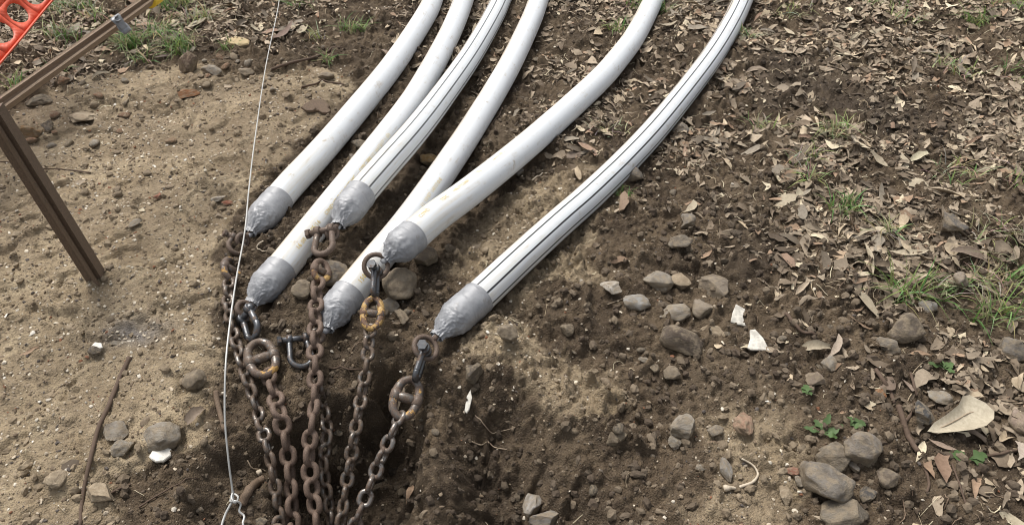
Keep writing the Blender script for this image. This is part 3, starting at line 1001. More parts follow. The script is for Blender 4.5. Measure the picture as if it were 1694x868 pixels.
def uv_tube(name, pl, fr, rad, mat, parent, seg=48, v0=0.0, step=.010, disp=None):
    """tube with UV: u = .5 at the top, increasing to the pipe's side; v in metres"""
    org = parent.location
    V = []; n = len(pl)
    for i in range(n):
        t, s, u = fr[i]
        for k in range(seg + 1):
            a = -math.pi + 2 * math.pi * k / seg
            r = rad(i) if callable(rad) else rad
            dz = disp(i, a) if disp else 0
            fl = FLAT(i) if (disp and FLAT) else 1
            V.append(tuple(pl[i] - org + s * (math.sin(a) * (r + dz)) + u * (math.cos(a) * (r + dz) * fl)))
    Fc = [(i * (seg + 1) + k, i * (seg + 1) + k + 1, (i + 1) * (seg + 1) + k + 1, (i + 1) * (seg + 1) + k) for i in range(n - 1) for k in range(seg)]
    me = bpy.data.meshes.new(name); me.from_pydata(V, [], Fc)
    me.polygons.foreach_set("use_smooth", [True] * len(Fc))
    uvl = me.uv_layers.new(name="UVMap")
    li = np.zeros(len(me.loops), np.int32); me.loops.foreach_get("vertex_index", li)
    uv = np.stack([(li % (seg + 1)) / seg, v0 + (li // (seg + 1)) * step], 1).astype(np.float32)
    uvl.data.foreach_set("uv", uv.ravel())
    me.materials.append(mat); me.update()
    o = bpy.data.objects.new(name, me); COL.objects.link(o); o.parent = parent
    return o


FLAT = None
CAMP = Vector((0, 0, CAMH))


def cam_angle(p, fr):
    t, s, u = fr
    c = CAMP - p
    return math.atan2(c.dot(s), c.dot(u))


M_TUBE = {}
PLAB = {
    'a': ("plain white conduit pipe without lettering, its taped nose under the standing wire", 'white_pipe'),
    'b': ("white conduit pipe with long yellow print, running under the taped head of a striped pipe", 'white_pipe'),
    'c': ("white pipe with thin black stripes resting against the printed pipe beside it", 'striped_pipe'),
    'd': ("white conduit pipe with yellow print that passes beneath the crossing pipe", 'white_pipe'),
    'e': ("white conduit pipe lying across on top of its neighbour, sweeping away to the side", 'white_pipe'),
    'f': ("white pipe with bold black stripes lying alone apart from the other five", 'striped_pipe'),
}
TEXTS = {   # string, start (m from tape edge), angle from the side that faces the viewer (deg), height
    'b': [("16 00  51:05/16", .06, -2, .0135), ("C0NDUIT ELEC (MET)09C", .235, 0, .0120), ("C09C 080 11 16/12:17 1 (5)", .48, 2, .0130)],
    'd': [("150", .02, 0, .014), ("C S C09C 080", .185, 6, .0130), ("11 13:57 14/17:0:0", .40, 6, .0130)],
    'e': [("C09C", .03, -40, .0125), ("TDC", .135, -40, .0120), ("10L/7C080", .20, -42, .0125), ("TL", .345, -44, .012), ("14/17:07 11", .44, -46, .011)],
    'a': [],
}


def pipe_text(root, pl, fr, items, step):
    lens = step
    for s, start, ang, hgt in items:
        cu = bpy.data.curves.new("lettering", 'FONT'); cu.body = s; cu.size = hgt / .70; cu.space_character = 1.12; cu.resolution_u = 2
        to = bpy.data.objects.new("lettering_src", cu); COL.objects.link(to)
        dg = bpy.context.evaluated_depsgraph_get(); dg.update()
        me = bpy.data.meshes.new_from_object(to.evaluated_get(dg))
        bpy.data.objects.remove(to)
        me.name = "printed_lettering"
        i0 = start / step
        mid = min(int(i0 + 6), len(pl) - 2)
        base = cam_angle(pl[mid], fr[mid]) + math.radians(ang) * SGN
        for v in me.vertices:
            f = i0 + v.co.x / step
            i = int(f); q = f - i
            i = max(0, min(i, len(pl) - 2))
            t, sd2, u = fr[i]
            c = pl[i].lerp(pl[i + 1], q)
            a = base - SGN * (v.co.y - hgt * .5) / R
            rr = R + .0009
            v.co = c - root.location + sd2 * math.sin(a) * rr + u * math.cos(a) * rr
        me.materials.clear(); me.materials.append(M_INK)
        o = bpy.data.objects.new("printed_lettering", me); COL.objects.link(o); o.parent = root


# on every pipe the side vector t x up points to the viewer's lower right (t runs away from the viewer)
SGN = 1.0
NOSE = {}
for key, d in PIPES.items():
    pl = d['line']; s0 = d['s0']; fr = frames(pl)
    lab, nm = PLAB[key]
    root = empty(nm, pl[s0].copy(), lab, 'pipe', "white conduit pipes hauled towards the pit")
    stripes = None
    if key in 'cf':
        i = s0 + 3
        a = cam_angle(pl[i], fr[i]) + SGN * math.radians(8)
        stripes = .5 + a / (2 * math.pi)
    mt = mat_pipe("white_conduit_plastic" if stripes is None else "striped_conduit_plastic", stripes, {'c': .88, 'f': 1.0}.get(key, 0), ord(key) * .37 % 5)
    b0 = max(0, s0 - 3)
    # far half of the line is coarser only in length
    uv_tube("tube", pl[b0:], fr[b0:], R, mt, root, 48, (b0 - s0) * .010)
    pipe_text(root, pl[s0:], fr[s0:], TEXTS.get(key, []), .010)
    # tape wrap from the tape edge to the gathered nose
    nose = [pl[0] + (pl[s0] - pl[0]) * (k / (s0 * 4.0)) for k in range(0)]
    fine = []
    for i in range(s0):
        for q in range(4):
            fine.append(pl[i].lerp(pl[i + 1], q / 4))
    fine.append(pl[s0])
    ffr = frames(fine); n = len(fine)
    sh_len = {'a': .56, 'b': .60, 'c': .58, 'd': .66, 'e': .58, 'f': .54}[key]
    sd0 = ord(key) * 3.1

    def rad(i, n=n, sh_len=sh_len):
        f = i / (n - 1)
        if f > sh_len: return R + .0018
        q = f / sh_len
        neck = smooth(0, 1, np.clip((q - .12) / .88, 0, 1)) ** .50 if q > .12 else 0.0
        return float(.0150 + .003 * max(0, .16 - q) * 6 + (R + .0018 - .0150) * neck)

    def dsp(i, a, n=n, sh_len=sh_len, sd0=sd0):
        f = i / (n - 1)
        wr = max(0, 1 - f / (sh_len * 1.15))
        x3 = Vector((math.cos(a) * 2.2 + sd0, math.sin(a) * 2.2, f * 5.0))
        d_ = mnoise.noise(x3 * 1.3) * .0060 * wr
        x4 = Vector((math.cos(a + f * 1.5) * 3.4 + sd0, math.sin(a + f * 1.5) * 3.4, f * 2.6))
        r1 = 1 - abs(mnoise.noise(x4 * 1.6)) * 2
        d_ += (r1 ** 4 if r1 > 0 else 0) * .0058 * min(1, wr * 1.1)
        x5 = Vector((math.cos(a - f * 3) * 6 + sd0, math.sin(a - f * 3) * 6, f * 7))
        r2 = 1 - abs(mnoise.noise(x5)) * 2
        d_ += (r2 ** 3 if r2 > 0 else 0) * .0032 * min(1, wr * 1.6)
        # overlapping turns of tape
        turn = (f * 4 + a / (2 * math.pi) + sd0) % 1.0
        d_ += .0016 * turn + .0008 * mnoise.noise(Vector((a * 1.2, f * 9, sd0)))
        return d_
    FLAT = lambda i, n=n: .72 + .28 * min(1, i / (n * .35))
    tw_ = uv_tube("tape_wrap", fine, ffr, rad, M_TAPE, root, 72, 0, .0025, dsp)
    # closing end of the nose, plus a torn tail of tape
    t, sd2, u = ffr[0]
    NOSE[key] = (fine[0].copy(), t.copy(), sd2.copy(), u.copy())
    V, Fc = [], []
    seg = 24
    for j, (dl, rr) in enumerate(((0.004, .0125), (-.008, .011), (-.014, .006))):
        for k in range(seg):
            a = 2 * math.pi * k / seg
            r_ = rr * (1 + .18 * mnoise.noise(Vector((math.cos(a) * 2, math.sin(a) * 2, j + sd0))))
            V.append(fine[0] + t * dl + sd2 * math.sin(a) * r_ + u * math.cos(a) * r_ * .72)
    for j in range(2):
        for k in range(seg):
            Fc.append((j * seg + k, j * seg + (k + 1) % seg, (j + 1) * seg + (k + 1) % seg, (j + 1) * seg + k))
    Fc.append(tuple(2 * seg + k for k in range(seg)))
    mk("tape_tail", V, Fc, M_TAPE, parent=root)
    d['root'] = root


# ------------------------------------------------------------------ rigging: eyes, shackles, connectors, chains
def basis(d, n):
    d = d.normalized(); n = (n - d * n.dot(d)).normalized()
    return d, n, d.cross(n)


def ring_pts(c, ex, ey, rx, ry, k=28):
    return [c + ex * (rx * math.cos(2 * math.pi * i / k)) + ey * (ry * math.sin(2 * math.pi * i / k)) for i in range(k)]


def tow_eye(key, c, nrm, rmaj, rmin, mat=None):
    """eye of the pulling head: ring plus the shank that runs into the tape; a part of its pipe"""
    root = PIPES[key]['root']
    nose = NOSE[key][0]
    d = (nose - c); d, n, w = basis(d, nrm)
    pts = ring_pts(c, d, w, rmaj, rmaj)
    v, f = tube(pts, rmin, 12, closed=True, up=n)
    e = mk("tow_eye", v, f, mat or M_EYE, parent=root)
    a = c + d * (rmaj); b = nose + NOSE[key][1] * .02
    if (b - a).length > .004:
        v, f = tube([a, a.lerp(b, .5), b], lambda q: rmin * (1.15 + .2 * q), 12)
        o = sub("shank", v, f, mat or M_EYE, e, root)
    return e


def shackle(label, c, d, n, L=.072, wd=.042, r=.0068, mat=None, bow=1.0, pin=True, group="bow shackles between the pipe heads and the chains"):
    """c: centre of the pin, d: towards the bottom of the bow, n: the face normal"""
    mat = mat or M_SHACK
    d, n, w = basis(d, n)
    root = empty("shackle", c, label, 'shackle', group)
    hw = wd / 2
    pts = [c + w * (hw * .86) + d * 0.0]
    for a in np.linspace(-.30, math.pi + .30, 17):
        cx = math.cos(a) * hw * 1.12 * bow; cy = math.sin(a) * hw * 1.12
        pts.append(c + w * cx + d * (L - hw * 1.12 + cy))
    pts.append(c - w * (hw * .86))
    v, f = tube(catmull(pts, 3), r, 12, up=n)
    mk("bow", v, f, mat, parent=root)
    for s_ in (-1, 1):
        # ear: a flattened ring of steel round the pin
        e0 = c + w * (s_ * hw * .86)
        v, f = tube([e0 - w * r * .95, e0 - w * r * .85, e0 + w * r * .85, e0 + w * r * .95], lambda q: r * (1.55 if q < .1 or q > .9 else 1.8), 16)
        mk("ear", v, f, mat, parent=root)
    if pin:
        pr = r * 1.05
        a, b = c - w * (hw + r * 1.1), c + w * (hw + r * 2.2)
        v, f = tube([a, b], pr, 14)
        pn = mk("pin", v, f, mat, parent=root)
        h0 = b
        v, f = tube([h0, h0 + w * .0015, h0 + w * r * 1.2, h0 + w * (r * 1.2 + .001)], lambda q: pr * (1.45 if q < .1 or q > .9 else 1.6), 6)
        sub("bolt_head", v, f, mat, pn, root, False)
    return root


def connector(label, c, d, n, L=.075, wd=.058, r=.0075, mat=None, mat2=None):
    """coupling link: two U halves joined by a cross pin"""
    d, n, w = basis(d, n)
    root = empty("coupling_link", c, label, 'coupling', "coupling links with worn yellow paint")
    hw, hl = wd / 2, L / 2
    for s_, mt in ((1, mat or M_YEL), (-1, mat2 or mat or M_YEL)):
        pts = [c + w * (hw * .95) - d * s_ * hl * .05, c + w * (hw * 1.0) + d * s_ * hl * .25, c + w * (hw * .78) + d * s_ * hl * .68, c + w * (hw * .3) + d * s_ * hl * .92,
               c + d * s_ * hl * .96, c - w * (hw * .3) + d * s_ * hl * .92, c - w * (hw * .78) + d * s_ * hl * .68, c - w * (hw * 1.0) + d * s_ * hl * .25, c - w * (hw * .95) - d * s_ * hl * .05]
        v, f = tube(catmull(pts, 4), lambda q: r * (1.0 + .38 * abs(q - .5) * 2), 12, up=n, flat=1.0)
        mk("half_link", v, f, mt, parent=root)
    for s_ in (-1, 1):
        e0 = c + w * (s_ * hw * .98)
        v, f = tube([e0 - d * r * 1.5, e0 - d * r * 1.2, e0 + d * r * 1.2, e0 + d * r * 1.5], lambda q: r * (1.2 if q < .1 or q > .9 else 1.55), 12)
        mk("lug", v, f, mat2 or mat or M_YEL, parent=root)
    v, f = tube([c - w * hw, c - w * hw * .3, c + w * hw * .3, c + w * hw], lambda q: r * (1.0 if q < .3 or q > .7 else 1.45), 14)
    mk("cross_pin", v, f, M_CHAIN, parent=root)
    return root


def link_mesh(name, pitch, width, r, mat):
    """stadium link centred at the origin, long axis X, lying in XY"""
    hw = width / 2 - r; hs = (pitch + 2 * r) / 2 - r - hw * 0.92
    hs = max(hs, .002)
    pts = []
    for a in np.linspace(-math.pi / 2, math.pi / 2, 9): pts.append(Vector((hs + math.cos(a) * hw * .92, math.sin(a) * hw, 0)))
    for a in np.linspace(math.pi / 2, 3 * math.pi / 2, 9): pts.append(Vector((-hs + math.cos(a) * hw * .92, math.sin(a) * hw, 0)))
    v, f = tube(pts, r, 10, closed=True, up=(0, 0, 1))
    me = bpy.data.meshes.new(name); me.from_pydata([tuple(q) for q in v], [], f)
    me.polygons.foreach_set("use_smooth", [True] * len(f)); me.materials.append(mat); me.update()
    return me


def chain(label, pxs, pitch, width, r, mat, face0=0, jitter=.30, mats=None, clear=True):
    pts = [P(*q) for q in pxs]
    pl = resample(catmull(pts, 12), pitch)
    root = empty("chain", pl[0].copy(), label, 'chain', "lifting chains running down into the pit")
    me = link_mesh("chain_link", pitch, width, r, mat)
    for i in range(len(pl) - 1):
        a, b = pl[i], pl[i + 1]
        d = (b - a).normalized()
        view = (CAMP - a).normalized()
        ang = face0 + (math.pi / 2 if i % 2 else 0) + random.gauss(0, jitter)
        d, n, w = basis(d, view)
        n2 = n * math.cos(ang) + w * math.sin(ang); w2 = d.cross(n2) * -1
        c = (a + b) / 2
        if clear:
            c.z = max(c.z, H(c.x, c.y) + r * 1.6)
        M4 = Matrix(((d.x, w2.x, n2.x, c.x - root.location.x), (d.y, w2.y, n2.y, c.y - root.location.y), (d.z, w2.z, n2.z, c.z - root.location.z), (0, 0, 0, 1)))
        if M4.to_3x3().determinant() < 0:
            M4 = M4 @ Matrix.Diagonal((1, -1, 1, 1))
        o = bpy.data.objects.new("chain_link", me); COL.objects.link(o)
        o.parent = root; o.matrix_local = M4
    return root


def Vd(a, b):
    return P(*b) - P(*a)


def view_n(c): return (CAMP - c).normalized()


UPV = Vector((0, 0, 1))
# --- A
c = P(401, 398, .045)
tow_eye('a', c, UPV * .3 + Vector((.8, .2, 0)), .020, .0075)
c = P(394, 396, .048)
shackle("dark steel shackle on the plain pipe's nose, just under the standing wire", c, Vd((394, 396, .05), (384, 436, .045)), view_n(c) + Vector((.3, 0, 0)), .060, .046, .0075, M_EYE)
c = P(383, 446, .045)
connector("coupling link with a yellow flake, hanging below the plain pipe's shackle", c, Vd((385, 420, .045), (378, 475, .045)), view_n(c) + Vector((.7, 0, 0)), .084, .052, .0085, M_FLK)
chain("dark steel chain hanging lowest on the sandy side, from the plain pipe",
      [(379, 462, 0.045), (377, 500, 0.04), (383, 540, 0.035), (396, 585, 0.03), (412, 635, 0.02), (427, 682, -0.01), (441, 735, -0.015), (453, 790, -0.065), (463, 868, -0.135), (474, 960, -0.225)], .034, .040, .0068, M_CHAIN, .6)
# --- B
c = P(404, 511, .045)
tow_eye('b', c, view_n(c), .021, .0080)
c = P(407, 519, .052)
shackle("heavy grey shackle with a round bolt at the nose of the long-printed pipe", c, Vd((404, 512, .06), (425, 566, .045)), view_n(c) + Vector((-.9, -.3, 0)), .088, .050, .0095, M_SHACK)
c = P(433, 592, .04)
connector("large open coupling link with yellow spots, feeding the reddish rusty chain", c, Vd((424, 560, .045), (444, 622, .03)), view_n(c), .118, .066, .0098, M_FLK, M_CHAIN)
chain("reddish rusty chain coming off the large open coupling link",
      [(442, 612, 0.025), (452, 645, 0.015), (464, 690, 0.02), (475, 740, -0.04), (481, 800, -0.09), (484, 868, -0.15), (486, 960, -0.24)], .041, .049, .0080, M_RUSTY, .5)
# --- C
c = P(549, 384, .105)
tow_eye('c', c, Vector((.9, .1, .5)), .019, .0085)
c = P(537, 381, .118)
shackle("shackle on the nose of the striped pipe that rests on its neighbour", c, Vd((537, 381, .118), (533, 436, .10)), view_n(c) + Vector((-.35, 0, .1)), .094, .052, .0095, M_EYE)
c = P(531, 448, .09)
connector("small coupling link with orange yellow rust above the thick rusty chain", c, Vd((534, 425, .10), (528, 470, .085)), view_n(c) + Vector((.5, 0, 0)), .074, .044, .0080, M_YEL, M_RUSTY)
chain("thick rusty chain hanging from the pair of neighbouring pipes",
      [(527, 462, 0.085), (523, 500, 0.08), (521, 550, 0.07), (521, 600, 0.06), (521, 650, 0.03), (516, 700, 0.01), (511, 745, -0.03), (515, 800, -0.08), (524, 868, -0.14), (520, 960, -0.24)], .040, .049, .0080, M_RUSTY, .35)
# --- D
c = P(524, 556, .035)
tow_eye('d', c, UPV + Vector((.3, -.3, 0)), .018, .0075)
c = P(492, 560, .04)
shackle("blue grey shackle lying sideways beside the thick rusty chain, bolt end showing", c, Vd((497, 562, .04), (508, 617, .015)), view_n(c) + Vector((.2, 0, 0)), .088, .052, .0080, M_SHACK)
chain("thin dark chain half hidden behind the thick rusty chain",
      [(516, 600, 0.02), (528, 640, 0.005), (538, 680, -0.03), (541, 720, -0.04), (535, 765, -0.08), (541, 815, -0.13), (546, 868, -0.18), (532, 960, -0.27)], .034, .039, .0062, M_CHAIN, .9)
# --- E
c = P(622, 440, .128)
tow_eye('e', c, view_n(c), .034, .0072)
c = P(622, 446, .138)
shackle("long shackle bolted through the big ring on the crossing pipe's nose", c, Vd((622, 446, .138), (619, 497, .10)), Vector((1, .1, .2)), .078, .030, .0085, M_SHACK)
c = P(616, 518, .095)
connector("bright yellow coupling link hanging under the crossing pipe", c, Vd((619, 490, .10), (613, 546, .085)), view_n(c), .106, .046, .0080, M_YEL)
chain("slim dark chain hanging under the bright yellow coupling link",
      [(613, 538, 0.085), (609, 580, 0.06), (604, 620, 0.035), (597, 660, 0.01), (589, 705, -0.01), (580, 760, -0.06), (571, 815, -0.11), (563, 868, -0.15), (545, 960, -0.24)], .033, .039, .0066, M_CHAIN, .35)
# --- F
c = P(704, 575, .055)
tow_eye('f', c, view_n(c), .033, .0075)
c = P(703, 578, .068)
shackle("long grey shackle bolted through the ring of the lone striped pipe", c, Vd((703, 578, .068), (685, 635, .03)), Vector((.9, .35, .2)), .084, .032, .0090, M_SHACK)
c = P(672, 658, .012)
connector("dark coupling link with two orange yellow patches, under the lone striped pipe", c, Vd((682, 630, .025), (662, 690, .0)), view_n(c), .112, .060, .0095, M_FLK, M_FLK)
chain("polished steel chain slanting away on the mound side of the pit",
      [(664, 682, -0.005), (651, 712, -0.01), (636, 745, -0.04), (619, 785, -0.08), (604, 825, -0.11), (588, 868, -0.15), (560, 960, -0.23)], .036, .043, .0070, M_SHINY, .5)

# ------------------------------------------------------------------ steel post, rail, tie, cap
def angle_bar(p0, p1, face, wa, wb, th, mat, name, parent, other=None):
    """L section swept from p0 to p1; face: direction of the first flange"""
    d = (p1 - p0).normalized(); a = (face - d * face.dot(d)).normalized(); b = d.cross(a)
    if other is not None and b.dot(other) < 0: b = -b
    prof = [(0, 0), (wa, 0), (wa, th), (th * 1.6, th), (th, th * 1.6), (th, wb), (0, wb)]
    n = 14; V = []; Fc = []
    for i in range(n + 1):
        q = p0.lerp(p1, i / n)
        for x_, y_ in prof:
            j_ = .0006 * mnoise.noise(Vector((x_ * 80, y_ * 80, i * 1.3)))
            V.append(q + a * (x_ + j_) + b * (y_ + j_))
    m_ = len(prof)
    for i in range(n):
        for k in range(m_):
            Fc.append((i * m_ + k, i * m_ + (k + 1) % m_, (i + 1) * m_ + (k + 1) % m_, (i + 1) * m_ + k))
    Fc.append(tuple(range(m_))[::-1]); Fc.append(tuple(n * m_ + k for k in range(m_)))
    return mk(name, V, Fc, mat, parent=parent, smooth_=False)


pb = hit(166, 466); pb.z -= .05
pt = P(-14, 186, .60)
root = empty("steel_post", pb + Vector((0, 0, .05)), "dark rusted angle steel post leaning in the sand beside its rail", 'post')
vw = (CAMP - (pb + pt) / 2).normalized()
axis_ = (pt - pb).normalized()
sidev = axis_.cross(vw).normalized()          # towards the viewer's left
angle_bar(pb + sidev * .010, pt + sidev * .014, (sidev * .45 - vw * .89), .042, .046, .006, M_POST, "angle_bar", root, other=-sidev)
angle_bar(pb - sidev * .014 - vw * .004, pt - sidev * .010 - vw * .004, (sidev * .3 + vw * .95), .020, .010, .005, M_POST, "rib", root)
# a little heaped sand at its foot comes from the ground itself

ra, rb = P(-90, 238, .55), P(250, -2, .53)
root = empty("steel_rail", rb.copy(), "brown steel rail slanting over the grass to a yellow end cap", 'rail')
vw = (CAMP - (ra + rb) / 2).normalized(); ax_ = (rb - ra).normalized(); sv = ax_.cross(vw).normalized()
angle_bar(ra + sv * .022, rb + sv * .018, (-sv * .90 - vw * .5), .040, .030, .006, M_RAIL, "angle_bar", root)
angle_bar(ra + sv * .000 - vw * .0, rb + sv * .000, (-sv * .6 + vw * .8), .022, .016, .005, M_RAIL, "rib", root)
cc_ = rb + ax_ * .012
v, f = tube([cc_ - ax_ * .030, cc_ - ax_ * .028, cc_ + ax_ * .02, cc_ + ax_ * .034, cc_ + ax_ * .040], lambda q: .027 if q < .6 else (.022 if q < .9 else .010), 20)
mk("end_cap", v, f, M_CAP, parent=root)
# tie strap round the rail
tc = P(199, 39, .56)
root = empty("rail_tie", tc, "creased grey strap tied round the brown rail near the yellow cap", 'strap')
V, Fc = [], []
n_ = 22
for i in range(n_):
    a = 2 * math.pi * i / (n_ - 1) * 1.12
    rr = .027 + .005 * math.sin(a * 3 + 1) + .003 * math.sin(a * 7)
    for j in range(4):
        off = (j - 1.5) * .012 + .004 * math.sin(a * 2 + j)
        V.append(tc + sv * (math.cos(a) * rr) + vw * (math.sin(a) * rr * .8) + ax_ * off)
for i in range(n_ - 1):
    for j in range(3):
        Fc.append((i * 4 + j, i * 4 + j + 1, i * 4 + j + 5, i * 4 + j + 4))
b_ = mk("band", V, Fc, M_CLIP, parent=root)
sm_ = b_.modifiers.new("thick", 'SOLIDIFY'); sm_.thickness = .002
V, Fc = [], []
for i in range(9):
    for j in range(3):
        V.append(tc + vw * (.026 + .008 * math.sin(i * .9)) - sv * (.004 + i * .0022) + ax_ * ((j - 1) * .008 + .006 * math.sin(i * 1.1)) )
for i in range(8):
    for j in range(2): Fc.append((i * 3 + j, i * 3 + j + 1, i * 3 + j + 4, i * 3 + j + 3))
b_ = mk("loose_end", V, Fc, M_CLIP, parent=root)
sm_ = b_.modifiers.new("thick", 'SOLIDIFY'); sm_.thickness = .002

# ------------------------------------------------------------------ orange barrier mesh
A_, B_ = P(88, -4, .34), P(-14, 118, .30)
ex = (B_ - A_).normalized()
C_ = P(-60, -120, .62)
ey = (C_ - A_); ey = (ey - ex * ey.dot(ex)).normalized(); nz_ = ex.cross(ey)
V, Fc = [], []
cw, chh = .150, .105
mpx = mpp(40, 40, .35)
NX_, NY_ = 6, 7
SEG = 20
for r_ in range(NY_):
    for c_ in range(-1, NX_):
        ox = (c_ + (.5 if r_ % 2 else 0)) * cw - .18; oy = .0 + r_ * chh
        base_ = len(V)
        for k in range(SEG):
            q_ = k / SEG * 4; sd_i, fr_ = int(q_) % 4, q_ - int(q_)
            bx, by = [(1, -1 + 2 * fr_), (1 - 2 * fr_, 1), (-1, 1 - 2 * fr_), (-1 + 2 * fr_, -1)][sd_i]
            a = math.atan2(by, bx); bx, by = bx * cw / 2, by * chh / 2
            # elliptical hole
            hx, hy = math.cos(a) * cw * .36, math.sin(a) * chh * .36
            for (x_, y_) in ((hx, hy), (bx, by)):
                X, Y = ox + x_ + cw / 2, oy + y_ + chh / 2
                w_ = .012 * math.sin(X * 14) * math.cos(Y * 11) + .006 * math.sin(Y * 30)
                V.append(A_ + ex * X + ey * Y + nz_ * w_)
        for k in range(SEG):
            a0 = base_ + k * 2; a1 = base_ + ((k + 1) % SEG) * 2
            Fc.append((a0, a0 + 1, a1 + 1, a1))
        # corners of the cell
# reinforced hem along the lower edge
o = mk("barrier_mesh", V, Fc, M_MESH, origin=A_)
sm_ = o.modifiers.new("thick", 'SOLIDIFY'); sm_.thickness = .0025
tag(o, "orange plastic barrier mesh with oval holes, hanging beyond the brown rail", 'barrier')
hem = []
for i in range(40):
    X = -.30 + i * .03
    hem.append(A_ + ex * X - ey * .004 + nz_ * (.012 * math.sin(X * 14)))
v, f = tube(hem, .022, 8, up=nz_, flat=.2)
mk("hem", v, f, M_MESH, parent=o)

# ------------------------------------------------------------------ wire with its twisted loop
wp = [(466, -70, .22), (462, 0, .26), (440, 108, .34), (422, 228, .42), (412, 310, .48), (405, 382, .53), (391, 460, .57), (379, 545, .58), (373, 610, .57), (372, 690, .53), (378, 760, .48), (384, 806, .44), (386, 826, .425)]
root = empty("tie_wire", P(386, 826, .425), "thin pale wire standing past the pipe noses, twisted into a loop at its lower end", 'wire')
v, f = tube(catmull([P(*q) for q in wp], 8), .0018, 8)
mk("strand", v, f, M_WIRE, parent=root)
tw_ = [(386, 826, .425), (379, 838, .42), (372, 852, .415), (366, 872, .41), (362, 900, .40)]
v, f = tube(catmull([P(*q) for q in tw_], 6), .0021, 8); mk("loose_end", v, f, M_WIRE, parent=root)
tw_ = [(386, 812, .432), (383, 822, .435), (389, 831, .43), (394, 822, .415), (387, 817, .41), (381, 828, .425), (390, 828, .43), (398, 833, .42), (396, 845, .415), (404, 853, .41), (402, 866, .41), (409, 884, .40)]
v, f = tube(catmull([P(*q) for q in tw_], 6), .0019, 8); mk("twist", v, f, M_WIRE, parent=root)

# ------------------------------------------------------------------ stones
GREY, BRN, TAN, DRK, PAL, WHT = (.32, .29, .245), (.24, .20, .15), (.41, .335, .24), (.14, .12, .10), (.52, .48, .42), (.55, .53, .50)


I4, F4_ = ico(4)


def stone_mesh(seed, ang=.3, base=I4, fc=F4_):
    rs = np.random.default_rng(seed)
    V = base.copy()
    dirs = rs.normal(size=(12 if ang < .45 else 13, 3)); dirs /= np.linalg.norm(dirs, axis=1)[:, None]
    for dd in dirs:
        lim = rs.uniform(.42, .78) if ang > .45 else rs.uniform(.58, .86)
        h_ = V @ dd
        over = np.maximum(h_ - lim, 0)
        V = V - (over * (1.0 if ang > .45 else .9))[:, None] * dd[None]
    out = []
    o3 = Vector((seed * 1.7, seed * .3, 0))
    for v in V:
        q = Vector(v)
        k = 1 + .16 * mnoise.noise(q * 1.2 + o3) + (.07 if ang < .6 else .14) * mnoise.noise(q * 3.0 + o3) + .035 * mnoise.noise(q * 8 + o3)
        out.append(tuple(q * k))
    me = bpy.data.meshes.new("stone"); me.from_pydata(out, [], [tuple(int(i) for i in f) for f in fc])
    me.polygons.foreach_set("use_smooth", [ang <= .6 or True] * len(fc)); me.materials.append(M_STONE); me.update()
    return me


def stone(px, py, w, h, rot, c, label, ang=.3, flat=.62, sink=.42, cat='stone', group=None, name='stone', seed=None):
    me = stone_mesh(seed if seed is not None else random.randrange(9999), ang)
    p = hit(px, py + h * .12)
    m_ = mpp(px, py, p.z)
    a = w * m_ / 2 * 1.12
    b = h * m_ / 2 * 1.22
    cz = flat * min(a, b)
    # height foreshortening: what shows is b*sin + c*cos
    o = bpy.data.objects.new(name, me); COL.objects.link(o)
    o.scale = (a, b, cz); o.rotation_euler = (random.gauss(0, .12), random.gauss(0, .12), math.radians(rot))
    o.location = (p.x, p.y, H(p.x, p.y) + cz * (1 - 2 * sink) * 1.0 + .004)
    kk = random.uniform(.92, 1.08); o.color = (*[v * kk for v in c], 1)
    tag(o, label, cat, group)
    return o


